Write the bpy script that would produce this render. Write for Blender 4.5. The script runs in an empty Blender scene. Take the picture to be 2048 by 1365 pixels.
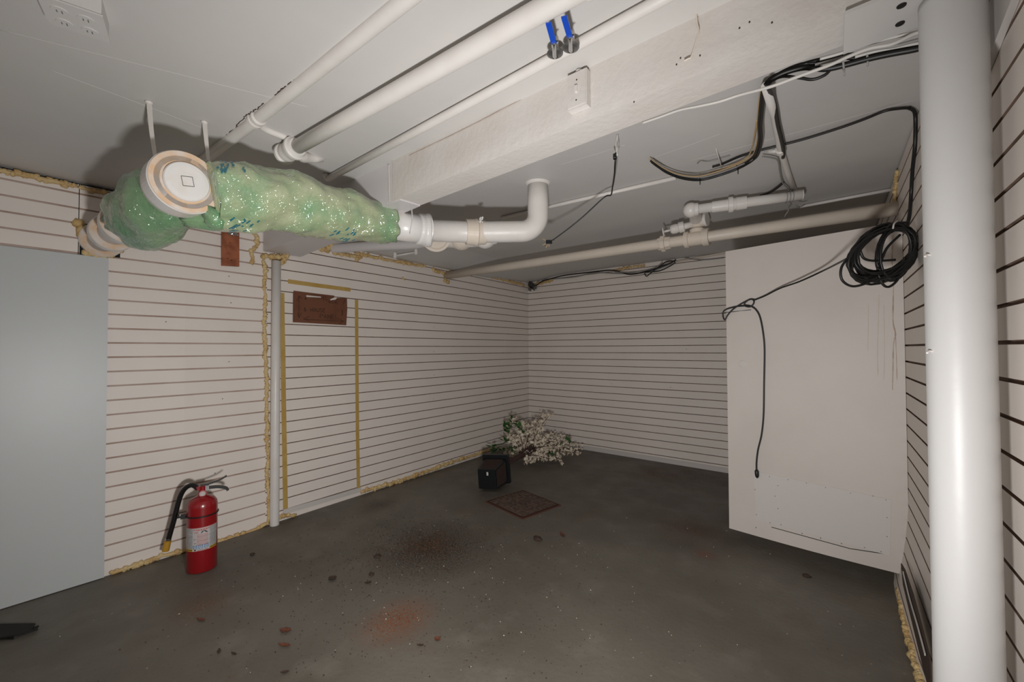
import bpy, math, random
from mathutils import Vector, Matrix
from mathutils import noise as mnoise
V = Vector
rnd = random.Random(7)
sc = bpy.context.scene
COL = sc.collection

# ------------------------------------------------------------------ camera
ZO = 1.185                      # lens height above the floor
FPX, YAW, PIT, ROL = 828.7458, 0.65954, 0.01891, -0.00387
_F = V((-math.sin(YAW)*math.cos(PIT), math.cos(YAW)*math.cos(PIT), math.sin(PIT)))
_R0 = V((math.cos(YAW), math.sin(YAW), 0)); _U0 = _R0.cross(_F)
_R = _R0*math.cos(ROL)+_U0*math.sin(ROL); _U = _U0*math.cos(ROL)-_R0*math.sin(ROL)
cd = bpy.data.cameras.new('camera'); cam = bpy.data.objects.new('camera', cd); COL.objects.link(cam)
cd.sensor_width = 36; cd.lens = FPX/2048*36; cd.clip_start = .02
M = Matrix((( _R.x, _U.x, -_F.x, 0), (_R.y, _U.y, -_F.y, 0), (_R.z, _U.z, -_F.z, ZO), (0, 0, 0, 1)))
cam.matrix_world = M
sc.camera = cam
# ------------------------------------------------------------------ light and exposure
w = bpy.data.worlds.new('world'); sc.world = w; w.use_nodes = True
w.node_tree.nodes['Background'].inputs[0].default_value = (.8, .9, 1, 1)
w.node_tree.nodes['Background'].inputs[1].default_value = 0.0
sc.view_settings.view_transform = 'Standard'; sc.view_settings.look = 'None'
sc.view_settings.gamma = 1; sc.view_settings.use_curve_mapping = False
sc.view_settings.exposure = 0.0
def lamp(name, kind, loc, energy, col, size):
    l = bpy.data.lights.new(name, kind); l.energy = energy; l.color = col
    l.shadow_soft_size = size
    o = bpy.data.objects.new(name, l); o.location = loc; COL.objects.link(o); return o
fl = lamp('camera_flash', 'SPOT', (-.18, .23, ZO-.35), 132, (1, .985, .97), .055)
fl.data.spot_size = math.radians(172); fl.data.spot_blend = 1.0
fl.rotation_euler = V((-math.sin(YAW+.09), math.cos(YAW+.09), .08)).to_track_quat('-Z', 'Y').to_euler()

# added fill spot, bounced off the white wall and ceiling behind the camera
fb = lamp('bounce_fill', 'SPOT', (-.55, -.25, ZO+.05), 30, (1, .975, .95), .08)
fb.data.spot_size = math.radians(140); fb.data.spot_blend = .8
fb.rotation_euler = V((-.55, -1, .28)).to_track_quat('-Z', 'Y').to_euler()

# ------------------------------------------------------------------ helpers: pixel of the survey -> point on a known plane
def ray(x, y): return _F+_R*((x-1024)/FPX)-_U*((y-682.5)/FPX)
def px(p):
    q = V((p.x, p.y, p.z-ZO)); Z = q.dot(_F); return 1024+FPX*q.dot(_R)/Z, 682.5-FPX*q.dot(_U)/Z
def up(q): return V((q.x, q.y, q.z+ZO))
def D(x, y, Z): return up(ray(x, y)*Z)                  # at measured depth Z
def onL(x, y, off=0.0):
    d = ray(x, y)
    q = d*((-3.0077+off)/(d.x+.02457*d.y))
    if q.y < .75: q = d*((-3.0458+off)/(d.x-.02616*d.y))
    return up(q)
def onB(x, y, off=0.0): d = ray(x, y); return up(d*((4.3615-off)/(d.y+.00169*d.x)))
def onR(x, y, off=0.0): d = ray(x, y); return up(d*((.28241-off)/(d.x+.00329*d.y)))
def onZ(x, y, z): d = ray(x, y); return up(d*((z-ZO)/d.z))      # z above the floor
def onY(x, y, Y): d = ray(x, y); return up(d*(Y/d.y))
def ceil_z(x, y):
    if y < 1.23: return ZO+.862+.008*(x+3.05)
    t = max(0, min(1, (x+3.12)/.55)); t = t*t*(3-2*t)
    lo = .800+.055*max(0, min(1, (y-3.4)/.9))
    return ZO+lo+(.908+.004*(x+2)-lo)*t
def onC(x, y, off=0.0, back=True):
    z = ZO+.86
    for i in range(30):
        q = onZ(x, y, z)
        z = .5*z+.5*((ZO+.862+.008*(q.x+3.05) if not back else ceil_z(q.x, max(q.y, 1.24)))-off)
    return onZ(x, y, z)
def xL(y): return -3.0458+.02616*y if y < .75 else -3.0077-.02457*y

# ------------------------------------------------------------------ mesh builder
def basis(n):
    n = n.normalized(); a = V((0, 0, 1)) if abs(n.z) < .9 else V((1, 0, 0))
    u = n.cross(a).normalized(); return u, n.cross(u).normalized()
def smoothpath(pts, k=6, closed=False):
    pts = [V(p) for p in pts]; n = len(pts); out = []
    rng = range(n if closed else n-1)
    for i in rng:
        if closed: a, b, c, d = pts[i-1], pts[i], pts[(i+1) % n], pts[(i+2) % n]
        else: a, b, c, d = pts[max(i-1, 0)], pts[i], pts[i+1], pts[min(i+2, n-1)]
        for j in range(k):
            t = j/k
            out.append(.5*((2*b)+(c-a)*t+(2*a-5*b+4*c-d)*t*t+(3*b-a-3*c+d)*t**3))
    if not closed: out.append(pts[-1])
    return out
class MB:
    def __init__(s): s.v = []; s.f = []; s.m = []; s.s = []
    def add(s, v, f, mi=0, sm=False):
        o = len(s.v); s.v += [V(p) for p in v]
        for q in f: s.f.append([o+i for i in q]); s.m.append(mi); s.s.append(sm)
        return s
    def box(s, c, ax, ay, az, mi=0):
        c = V(c); ax, ay, az = V(ax), V(ay), V(az)
        vs = [c+ax*i+ay*j+az*k for k in (-1, 1) for j in (-1, 1) for i in (-1, 1)]
        f = [(0, 2, 3, 1), (4, 5, 7, 6), (0, 1, 5, 4), (2, 6, 7, 3), (0, 4, 6, 2), (1, 3, 7, 5)]
        if ax.cross(ay).dot(az) < 0: f = [q[::-1] for q in f]
        return s.add(vs, f, mi)
    def bar(s, a, b, w, h, mi=0, upv=None):
        a, b = V(a), V(b); d = b-a; u = V(upv) if upv else V((0, 0, 1))
        sd = d.cross(u)
        if sd.length < 1e-6: sd = V((1, 0, 0))
        sd.normalize(); uu = sd.cross(d).normalized()
        return s.box((a+b)/2, d/2, sd*w/2, uu*h/2, mi)
    def slab(s, poly, n, mi=0):
        poly = [V(p) for p in poly]; n = V(n); k = len(poly)
        nn = V((0, 0, 0))
        for i in range(1, k-1): nn += (poly[i]-poly[0]).cross(poly[i+1]-poly[0])
        if nn.dot(n) > 0: poly = poly[::-1]
        vs = poly+[p+n for p in poly]
        f = [tuple(range(k)), tuple(range(2*k-1, k-1, -1))]+[((i+1) % k, i, k+i, k+(i+1) % k) for i in range(k)]
        return s.add(vs, f, mi)
    def tube(s, pts, r, seg=12, mi=0, closed=False, cap=True, sm=True):
        pts = [V(p) for p in pts]; n = len(pts)
        rs = r if isinstance(r, (list, tuple)) else [r]*n
        tan = []
        for i in range(n):
            if closed: t = pts[(i+1) % n]-pts[i-1]
            else: t = pts[min(i+1, n-1)]-pts[max(i-1, 0)]
            if t.length < 1e-9: t = tan[-1] if tan else V((1, 0, 0))
            tan.append(t.normalized())
        u, _ = basis(tan[0]); vs = []
        for i in range(n):
            u = (u-tan[i]*u.dot(tan[i]))
            if u.length < 1e-6: u, _ = basis(tan[i])
            u.normalize(); w_ = tan[i].cross(u)
            for j in range(seg):
                a = 2*math.pi*j/seg; vs.append(pts[i]+(u*math.cos(a)+w_*math.sin(a))*rs[i])
        f = []
        for i in range(n if closed else n-1):
            k = (i+1) % n
            for j in range(seg):
                l = (j+1) % seg; f.append((i*seg+j, i*seg+l, k*seg+l, k*seg+j))
        s.add(vs, f, mi, sm)
        if cap and not closed:
            o = len(s.v)-n*seg
            s.f.append([o+j for j in range(seg)][::-1]); s.m.append(mi); s.s.append(False)
            s.f.append([o+(n-1)*seg+j for j in range(seg)]); s.m.append(mi); s.s.append(False)
        return s
    def lathe(s, c, ax, prof, seg=28, mi=0, sm=False):
        c, ax = V(c), V(ax).normalized(); u, w_ = basis(ax); vs = []; n = len(prof)
        for t, r in prof:
            for j in range(seg):
                a = 2*math.pi*j/seg; vs.append(c+ax*t+(u*math.cos(a)+w_*math.sin(a))*max(r, 1e-5))
        f = [(i*seg+j, i*seg+(j+1) % seg, (i+1)*seg+(j+1) % seg, (i+1)*seg+j) for i in range(n-1) for j in range(seg)]
        s.add(vs, f, mi, sm); o = len(s.v)-n*seg
        s.f.append([o+j for j in range(seg)][::-1]); s.m.append(mi); s.s.append(False)
        s.f.append([o+(n-1)*seg+j for j in range(seg)]); s.m.append(mi); s.s.append(False)
        return s
    def ball(s, c, r, seg=10, rings=7, mi=0, amp=0.0, fr=20.0):
        c = V(c); r = V(r) if not isinstance(r, (int, float)) else V((r, r, r)); vs = []
        for i in range(rings+1):
            th = math.pi*i/rings
            for j in range(seg):
                a = 2*math.pi*j/seg; d = V((math.sin(th)*math.cos(a), math.sin(th)*math.sin(a), math.cos(th)))
                k = 1+amp*mnoise.noise((c+d*.05)*fr)
                vs.append(c+V((d.x*r.x, d.y*r.y, d.z*r.z))*k)
        f = [(i*seg+j, (i+1)*seg+j, (i+1)*seg+(j+1) % seg, i*seg+(j+1) % seg) for i in range(rings) for j in range(seg)]
        return s.add(vs, f, mi, True)
def build(name, mb, mats, parent=None):
    """one linked mesh object; a top-level mesh gets its origin at its base"""
    if not isinstance(mats, (list, tuple)): mats = [mats]
    if parent is not None:
        loc = V(parent['_w'])
    else:
        xs = [p.x for p in mb.v]; ys = [p.y for p in mb.v]; zs = [p.z for p in mb.v]
        loc = V(((min(xs)+max(xs))/2, (min(ys)+max(ys))/2, min(zs)))
    me = bpy.data.meshes.new(name); me.from_pydata([tuple(p-loc) for p in mb.v], [], mb.f)
    for m_ in mats: me.materials.append(m_)
    me.polygons.foreach_set('material_index', mb.m); me.polygons.foreach_set('use_smooth', mb.s); me.update()
    o = bpy.data.objects.new(name, me); COL.objects.link(o)
    if parent is not None: o.parent = parent
    else: o.location = loc
    o['_w'] = tuple(loc)
    return o
def each(name, mbs, mats, parent=None):
    out = []
    for q in mbs: out.append(build(name, q, mats, parent))
    return out
def thing(name, label, cat, loc, group=None):
    o = bpy.data.objects.new(name, None); COL.objects.link(o); o.location = loc; o['_w'] = tuple(V(loc))
    o.empty_display_size = .05
    return tag(o, label, cat, group)
def tag(o, label, cat, group=None, kind=None):
    o['label'] = label; o['category'] = cat
    if group: o['group'] = group
    if kind: o['kind'] = kind
    return o
def struct(o): o['kind'] = 'structure'; return o

# ------------------------------------------------------------------ materials
def srgb(h):
    c = [int(h[i:i+2], 16)/255 for i in (0, 2, 4)]
    return tuple((x/12.92 if x <= .04045 else ((x+.055)/1.055)**2.4) for x in c)+(1,)
def mat(name, col, rough=.6, metal=0.0, var=None, vs=8.0, bump=0.0, bs=60.0, coat=0.0, spec=.5, vlo=.4, vhi=.65):
    m = bpy.data.materials.new(name); m.use_nodes = True; nt = m.node_tree; b = nt.nodes['Principled BSDF']
    if isinstance(col, str): col = srgb(col)
    b.inputs['Base Color'].default_value = col; b.inputs['Roughness'].default_value = rough
    b.inputs['Metallic'].default_value = metal; b.inputs['Coat Weight'].default_value = coat
    b.inputs['Coat Roughness'].default_value = .08; b.inputs['Specular IOR Level'].default_value = spec
    tc = nt.nodes.new('ShaderNodeNewGeometry')
    if var:
        if isinstance(var, str): var = srgb(var)
        n = nt.nodes.new('ShaderNodeTexNoise'); n.inputs['Scale'].default_value = vs; n.inputs['Detail'].default_value = 6
        r = nt.nodes.new('ShaderNodeValToRGB'); r.color_ramp.elements[0].position = vlo; r.color_ramp.elements[1].position = vhi
        r.color_ramp.elements[0].color = col; r.color_ramp.elements[1].color = var
        nt.links.new(tc.outputs['Position'], n.inputs['Vector']); nt.links.new(n.outputs['Fac'], r.inputs[0])
        nt.links.new(r.outputs[0], b.inputs['Base Color'])
    if bump:
        n = nt.nodes.new('ShaderNodeTexNoise'); n.inputs['Scale'].default_value = bs; n.inputs['Detail'].default_value = 5
        bp = nt.nodes.new('ShaderNodeBump'); bp.inputs['Strength'].default_value = bump; bp.inputs['Distance'].default_value = .01
        nt.links.new(tc.outputs['Position'], n.inputs['Vector']); nt.links.new(n.outputs['Fac'], bp.inputs['Height'])
        nt.links.new(bp.outputs[0], b.inputs['Normal'])
    return m
WALL = mat('slatwall_white', (.80, .735, .68, 1), .5, var=(.77, .71, .655, 1), vs=3, bump=.05, bs=30)
GROOVE = mat('groove_fibreboard', (.24, .15, .11, 1), .8, var=(.14, .09, .06, 1), vs=20)
GROOVE_P = mat('groove_painted', (.50, .39, .34, 1), .7, var=(.40, .28, .22, 1), vs=6)
DARK = mat('dark_gap', (.01, .009, .008, 1), .9)
CEIL = mat('ceiling_paint', (.61, .59, .57, 1), .5, var=(.58, .565, .55, 1), vs=2.5, bump=.25, bs=6)
BEAM = mat('beam_paint', (.64, .61, .58, 1), .55, var=(.61, .565, .525, 1), vs=5, bump=.22, bs=45)
PIPE = mat('pipe_paint', (.72, .69, .66, 1), .38, var=(.69, .655, .62, 1), vs=10, bump=.08, bs=40)
PIPE_Y = mat('pipe_paint_cream', (.68, .60, .51, 1), .45, var=(.64, .57, .49, 1), vs=6, bump=.08, bs=40)
POST = mat('post_paint', (.60, .59, .58, 1), .42, bump=.06, bs=25)
PVC = mat('white_pvc', (.72, .70, .68, 1), .3, var=(.66, .60, .53, 1), vs=9, bump=.05, bs=50, vlo=.5, vhi=.75)
GLUE = mat('primer_stained_rim', (.66, .46, .30, 1), .5, var=(.66, .60, .54, 1), vs=18, bump=.1, bs=80)
GREYPIPE = mat('grey_white_pipe', (.64, .61, .61, 1), .4, bump=.04, bs=30)
FOAM = mat('spray_foam', (.66, .50, .25, 1), .6, var=(.54, .34, .13, 1), vs=22, bump=.3, bs=90)
TAPE = mat('masking_tape', (.50, .335, .10, 1), .6, var=(.46, .29, .07, 1), vs=12)
CARD = mat('brown_cardboard', (.165, .062, .03, 1), .8, var=(.14, .05, .024, 1), vs=14, bump=.1, bs=120)
INK = mat('marker_ink', (.045, .016, .008, 1), .6)
WOOD = mat('red_wood', (.36, .115, .05, 1), .5, var=(.22, .06, .025, 1), vs=18, bump=.1, bs=60)
CHROME = mat('chrome', (.55, .55, .55, 1), .18, 1.0)
STEEL = mat('dull_steel', (.25, .25, .25, 1), .4, .9)
BLUE = mat('blue_vinyl', (.008, .07, .50, 1), .35)
BLACK = mat('black_rubber', (.008, .008, .008, 1), .45)
BLACKP = mat('black_plastic', (.006, .008, .010, 1), .35)
RED = mat('extinguisher_red', (.27, .006, .010, 1), .28, coat=.5)
LWHITE = mat('label_white', (.50, .47, .47, 1), .5)
LGREY = mat('label_small_print', (.30, .31, .30, 1), .5, var=(.42, .40, .40, 1), vs=160)
LRED = mat('label_red', (.50, .16, .15, 1), .5); LBLUE = mat('label_blue', (.06, .24, .48, 1), .5)
LYEL = mat('label_yellow', (.62, .36, .02, 1), .5); LBLK = mat('label_black', (.05, .04, .04, 1), .5)
NOZZLE = mat('yellow_nozzle', (.52, .28, .03, 1), .45)
DOORM = mat('door_paint', (.61, .56, .52, 1), .5, var=(.58, .53, .49, 1), vs=3, bump=.08, bs=20)
KICK = mat('kick_plate_paint', (.60, .565, .54, 1), .45, bump=.05, bs=20)
STAIN = mat('rust_run_stain', (.40, .29, .22, 1), .7, var=(.52, .42, .35, 1), vs=20)
STAIN2 = mat('faint_water_stain', (.60, .52, .46, 1), .7, var=(.56, .48, .42, 1), vs=20)
GPANEL = mat('grey_panel_paint', (.54, .56, .565, 1), .4, var=(.52, .545, .55, 1), vs=2, bump=.05, bs=12)
WIREW = mat('white_cable', (.55, .53, .50, 1), .5); WIREG = mat('grey_cable', (.26, .25, .24, 1), .5)
WIREY = mat('tan_cable', (.48, .33, .16, 1), .5)
RUST = mat('rusty_iron', (.13, .085, .063, 1), .85, .0, var=(.06, .033, .026, 1), vs=38, bump=.4, bs=120)
RUSTE = mat('rust_edge', (.10, .028, .014, 1), .85, bump=.3, bs=90)
LEAFB = mat('dead_leaf', (.15, .045, .022, 1), .7, var=(.09, .035, .02, 1), vs=60)
CHIP = mat('bark_chip', (.05, .028, .018, 1), .8)
SOIL = mat('dry_soil', (.035, .022, .014, 1), .95, var=(.13, .065, .035, 1), vs=60)
PCHIP = mat('paint_flake', (.42, .38, .33, 1), .7)
PETAL = mat('silk_petal', (.85, .77, .62, 1), .7, var=(.68, .56, .45, 1), vs=30)
LEAF = mat('silk_leaf', (.03, .14, .02, 1), .5, var=(.015, .07, .012, 1), vs=20)
TWIG = mat('twig_brown', (.07, .035, .03, 1), .8)
STICKER = mat('sticker_white', (.55, .55, .52, 1), .5)

def film_material():
    m = bpy.data.materials.new('green_plastic_wrap'); m.use_nodes = True; nt = m.node_tree; b = nt.nodes['Principled BSDF']
    g = nt.nodes.new('ShaderNodeNewGeometry')
    n = nt.nodes.new('ShaderNodeTexNoise'); n.inputs['Scale'].default_value = 7; n.inputs['Detail'].default_value = 4
    r = nt.nodes.new('ShaderNodeValToRGB'); e = r.color_ramp.elements
    e[0].position = .30; e[0].color = (.20, .36, .19, 1); e[1].position = .50; e[1].color = (.36, .43, .25, 1)
    x = e.new(.72); x.color = (.50, .51, .34, 1)
    nt.links.new(g.outputs['Position'], n.inputs['Vector']); nt.links.new(n.outputs['Fac'], r.inputs[0])
    nt.links.new(r.outputs[0], b.inputs['Base Color'])
    b.inputs['Roughness'].default_value = .35; b.inputs['Coat Weight'].default_value = 1; b.inputs['Coat Roughness'].default_value = .13; b.inputs['Coat IOR'].default_value = 2.1
    # crumpled film: ridged noise
    n2 = nt.nodes.new('ShaderNodeTexNoise'); n2.noise_type = 'RIDGED_MULTIFRACTAL'; n2.inputs['Scale'].default_value = 26; n2.inputs['Detail'].default_value = 3; n2.inputs['Distortion'].default_value = .6
    v = nt.nodes.new('ShaderNodeTexVoronoi'); v.inputs['Scale'].default_value = 30; v.feature = 'F1'
    ad = nt.nodes.new('ShaderNodeMath'); ad.operation = 'ADD'
    bp = nt.nodes.new('ShaderNodeBump'); bp.inputs['Strength'].default_value = .8; bp.inputs['Distance'].default_value = .010
    nt.links.new(g.outputs['Position'], n2.inputs['Vector']); nt.links.new(n2.outputs['Color'], v.inputs['Vector'])
    v.inputs['Scale'].default_value = 6
    nt.links.new(n2.outputs['Fac'], ad.inputs[0]); nt.links.new(v.outputs['Distance'], ad.inputs[1])
    nt.links.new(ad.outputs[0], bp.inputs['Height']); nt.links.new(bp.outputs[0], b.inputs['Coat Normal'])
    bp2 = nt.nodes.new('ShaderNodeBump'); bp2.inputs['Strength'].default_value = .25; bp2.inputs['Distance'].default_value = .006
    nt.links.new(n2.outputs['Fac'], bp2.inputs['Height']); nt.links.new(bp2.outputs[0], b.inputs['Normal'])
    return m
FILM = film_material()
FILMD = film_material(); FILMD.name = 'green_bag_loose'
_r = [x for x in FILMD.node_tree.nodes if x.type == 'VALTORGB'][0].color_ramp.elements
_r[0].color = (.10, .25, .12, 1); _r[1].color = (.15, .31, .15, 1); _r[2].color = (.24, .38, .20, 1)
FILMB = mat('printed_blue_mark', (.02, .16, .22, 1), .3, coat=.6)

def floor_material():
    m = bpy.data.materials.new('grey_painted_concrete'); m.use_nodes = True; nt = m.node_tree; b = nt.nodes['Principled BSDF']
    L = nt.links.new; N = nt.nodes.new
    g = N('ShaderNodeNewGeometry')
    def noise(s, d=6):
        n = N('ShaderNodeTexNoise'); n.inputs['Scale'].default_value = s; n.inputs['Detail'].default_value = d
        L(g.outputs['Position'], n.inputs['Vector']); return n.outputs['Fac']
    def ramp(fac, a, c, ca=(0, 0, 0, 1), cc=(1, 1, 1, 1)):
        r = N('ShaderNodeValToRGB'); r.color_ramp.elements[0].position = a; r.color_ramp.elements[1].position = c
        r.color_ramp.elements[0].color = ca; r.color_ramp.elements[1].color = cc; L(fac, r.inputs[0]); return r.outputs[0]
    def mix(fac, c1, c2):
        x = N('ShaderNodeMix'); x.data_type = 'RGBA'
        L(fac, x.inputs[0])
        if isinstance(c1, tuple): x.inputs[6].default_value = c1
        else: L(c1, x.inputs[6])
        if isinstance(c2, tuple): x.inputs[7].default_value = c2
        else: L(c2, x.inputs[7])
        return x.outputs[2]
    def mul(a, c):
        x = N('ShaderNodeMath'); x.operation = 'MULTIPLY'; L(a, x.inputs[0])
        if isinstance(c, float): x.inputs[1].default_value = c
        else: L(c, x.inputs[1])
        return x.outputs[0]
    def spot(x, y, r0, sx=1, sy=1):
        mp = N('ShaderNodeMapping'); mp.vector_type = 'TEXTURE'; mp.inputs['Location'].default_value = (x, y, 0); mp.inputs['Scale'].default_value = (sx, sy, 100)
        L(g.outputs['Position'], mp.inputs['Vector'])
        ln = N('ShaderNodeVectorMath'); ln.operation = 'LENGTH'; L(mp.outputs[0], ln.inputs[0])
        return ramp(ln.outputs['Value'], 0, r0, (1, 1, 1, 1), (0, 0, 0, 1))
    c = ramp(noise(1.6), .35, .68, (.108, .094, .075, 1), (.155, .140, .115, 1))
    c = mix(mul(ramp(noise(5.5), .55, .75), .5), c, (.20, .185, .155, 1))
    c = mix(mul(ramp(noise(3.1), .56, .72), .35), c, (.12, .078, .052, 1))
    c = mix(ramp(noise(150, 3), .66, .72), c, (.035, .03, .026, 1))
    v = N('ShaderNodeTexVoronoi'); v.inputs['Scale'].default_value = 22; L(g.outputs['Position'], v.inputs['Vector'])
    c = mix(mul(ramp(v.outputs['Distance'], .05, .09, (1, 1, 1, 1), (0, 0, 0, 1)), ramp(noise(4), .55, .6)), c, (.36, .33, .28, 1))
    sp = ramp(noise(110, 2), .40, .58)
    for (px, py, r0, sx, sy, col, k) in SPOTS:
        q = onZ(px, py, 0)
        c = mix(mul(mul(spot(q.x, q.y, r0, sx, sy), sp), k), c, col)
    L(c, b.inputs['Base Color'])
    L(ramp(noise(6), .3, .8, (.45, .45, .45, 1), (.7, .7, .7, 1)), b.inputs['Roughness'])
    bp = N('ShaderNodeBump'); bp.inputs['Strength'].default_value = .18; bp.inputs['Distance'].default_value = .01
    L(noise(40), bp.inputs['Height']); L(bp.outputs[0], b.inputs['Normal'])
    return m
SPOTS = [(865, 1095, .42, 1, 1, (.030, .018, .012, 1), 1.6), (795, 1240, .17, 1, 1.3, (.20, .082, .042, 1), 1.5),
         (405, 1212, .17, 1, 1, (.14, .075, .04, 1), 1.1), (1370, 950, .35, 1.6, 1, (.05, .02, .012, 1), 1.3),
         (1380, 1060, .3, 1, 1, (.09, .035, .022, 1), 1.0), (1410, 1110, .08, 1, 1, (.20, .06, .04, 1), 1.0),
         (1310, 950, .3, 1, 1, (.07, .03, .018, 1), 1.2), (760, 1010, .2, 1, 1, (.05, .035, .02, 1), 1.2)]
FLOOR = floor_material()

# ================================================================== SETTING
Y0, Y1 = -1.5, 4.42
m = MB(); m.box((-1.4, (Y0+Y1)/2, -.06), (1.9, 0, 0), (0, (Y1-Y0)/2+.1, 0), (0, 0, .06)); struct(build('floor', m, FLOOR))
# ceiling: two bays at slightly different slopes, meeting above the beam
m = MB()
def cslab(ya, yb, n, f):
    vs = []; fs = []
    for i in range(n+1):
        x = -3.3+3.8*i/n
        for y in (ya, yb): vs += [V((x, y, f(x))), V((x, y, f(x)+.12))]
    for i in range(n):
        a = i*4; c = a+4
        fs += [(a, c, c+2, a+2), (a+1, a+3, c+3, c+1), (a, a+1, c+1, c), (a+2, c+2, c+3, a+3)]
    fs += [(0, 2, 3, 1), (n*4, n*4+1, n*4+3, n*4+2)]
    m.add(vs, [q[::-1] for q in fs])
cslab(Y0, 1.23, 6, lambda x: ZO+.862+.008*(x+3.05))
for j in range(8):
    pass
nx, ny = 40, 24; vs = []; fs = []
for j in range(ny+1):
    for i in range(nx+1):
        x = -3.3+3.8*i/nx; y = 1.231+(Y1-1.231)*j/ny; vs.append(V((x, y, ceil_z(x, y))))
n0 = len(vs); vs += [V((p.x, p.y, ZO+1.08)) for p in vs]
for j in range(ny):
    for i in range(nx):
        a = j*(nx+1)+i; fs.append((a, a+nx+1, a+nx+2, a+1)); fs.append((n0+a, n0+a+1, n0+a+nx+2, n0+a+nx+1))
m.add(vs, fs)
# taped board seams and brush ridges, proud of the ceiling
for a, c_, bk in (((100, 140), (420, 262), False), ((0, 60), (620, 215), False), ((1300, 318), (1440, 268), True), ((1380, 322), (1830, 200), True), ((1120, 330), (1250, 290), True)):
    A, B = onC(*a, 0, bk), onC(*c_, 0, bk)
    m.tube(smoothpath([A, (A+B)/2+V((.004, .003, 0)), B], 8), .0007, 6)
struct(build('ceiling', m, CEIL))

S = .0762
def slat_wall(name, runs, h, zlo, zhi, inward, groove, thick=.05, extra=None, back=None, g=.0044, dp=.009):
    """runs: list of (P0,P1) plan segments; horizontal grooves every 3 inches at height h+k*S"""
    m = MB()
    ks = [k for k in range(-18, 14) if zlo+.012 < h+k*S+ZO < zhi-.012]
    for P0, P1, zt0, zt1 in runs:
        P0, P1 = V(P0+(0,)), V(P1+(0,)); d = P1-P0; n = max(2, int(d.length/.12)); nrm = V(inward)
        zs = [(zlo, 0, 0)]
        prof = [(zlo, 0.0)]
        for k in ks:
            z = h+k*S+ZO; prof += [(z-g, 0), (z-g, -dp), (z+g, -dp), (z+g, 0)]
        prof.append((None, 0.0))
        vs = []; np_ = len(prof)
        for i in range(n+1):
            t = i/n; base = P0+d*t; zt = zt0+(zt1-zt0)*t
            for (z, o) in prof:
                zz = zt if z is None else z
                off = extra(base, zz) if extra else V((0, 0, 0))
                vs.append(base+nrm*o+off+V((0, 0, zz)))
        fs = []; 
        flip = (d.cross(V((0, 0, 1)))).dot(nrm) < 0
        o0 = len(m.v); m.v += vs
        for i in range(n):
            for j in range(np_-1):
                q = [o0+i*np_+j, o0+(i+1)*np_+j, o0+(i+1)*np_+j+1, o0+i*np_+j+1]
                if flip: q = q[::-1]
                isg = (j % 4 in (1, 2, 3)) and 0 < j < np_-1 
                m.f.append(q); m.m.append(1 if isg else 0); m.s.append(False)
    # solid body behind the boards
    for P0, P1, zt0, zt1 in (back or runs):
        P0, P1 = V(P0+(0,)), V(P1+(0,)); nrm = V(inward)
        zt = min(zt0, zt1)
        m.slab([P0-nrm*.011+V((0, 0, zlo)), P1-nrm*.011+V((0, 0, zlo)), P1-nrm*.011+V((0, 0, zt1)), P0-nrm*.011+V((0, 0, zt0))], -nrm*thick, 2)
    return build(name, m, [WALL, groove, DARK])
# left wall, three runs of board with thin upright seams between them
ysm = onL(158, 420).y
runs = [((xL(Y0), Y0), (xL(ysm-.0015), ysm-.0015), ceil_z(-3.05, 0)-.012, ceil_z(-3.05, 0)-.012),
        ((xL(ysm+.0015), ysm+.0015), (xL(.75), .75), ceil_z(-3.05, 0)-.012, ceil_z(-3.05, 0)-.012),
        ((xL(.75), .75), (xL(1.2), 1.2), ceil_z(-3.05, 0)-.01, ceil_z(-3.05, 0)-.01)]
runs2 = [
         ((xL(1.2), 1.2), (xL(4.40), 4.40), ZO+.87, ZO+.87)]
wl = MB()
WL = slat_wall('wall_left', runs, .0400, 0.0, 2.05, (1, 0, 0), GROOVE_P, dp=.0055, back=[((xL(Y0), Y0), (xL(1.2), 1.2), 2.05, 2.05)])
WL2 = slat_wall('wall_left', runs2, .0275, 0.0, 1.99, (1, 0, 0), GROOVE, g=.0034, dp=.006, back=[((xL(1.2), 1.2), (xL(4.4), 4.4), 2.04, 2.04)])
struct(WL); struct(WL2)
xa, xb = xL(4.36), .30
WB = struct(slat_wall('wall_back', [((xa, 4.3615-.00169*xa), (xb, 4.3615-.00169*xb), ZO+.96, ZO+.96)], .0281, 0.0, 2.1, (0, -1, 0), GROOVE, g=.0036, dp=.006))
def bulge(p, z):
    t = max(0, min(1, (.50-z)/.50)); u = max(0, min(1, (p.y-1.1)/1.0)); v_ = max(0, min(1, (3.3-p.y)/.5))
    return V((-.055*t**1.8*u*v_, 0, 0))
WR = struct(slat_wall('wall_right', [((.2824-.00329*Y0, Y0), (.2824-.00329*4.4, 4.4), ZO+.93, ZO+.90)], .0091, 0.0, 2.1, (-1, 0, 0), GROOVE, extra=bulge))
m = MB(); m.box((-1.4, Y0-.03, 1.05), (1.9, 0, 0), (0, .03, 0), (0, 0, 1.05)); struct(build('wall_front', m, WALL))

# nail and screw holes in the slat boards
for q in [(458, 553), (462, 606), (332, 644), (458, 724), (445, 798), (430, 947)]+[(868, 588), (869, 623), (868, 655), (868, 704), (868, 750), (867, 798), (866, 845)]:
    p = onL(*q, .0005); wall = WL if p.y < 1.2 else WL2
    build('nail_hole', MB().lathe(p, (1, 0, 0), [(-.002, .0030), (.0010, .0027)], 8), DARK, wall)
for q in [(1373, 699), (1060, 668), (1223, 768), (1341, 775)]:
    build('nail_hole', MB().lathe(onB(*q, .0005), (0, -1, 0), [(-.002, .0034), (.0012, .003)], 8), DARK, WB)
# opening cut for the drain
m = MB(); m.slab([onL(*q, .0005) for q in ((159, 470), (159, 509), (240, 516), (241, 480))], V((.0015, 0, 0))); build('pipe_opening', m, DARK, WL)

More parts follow.
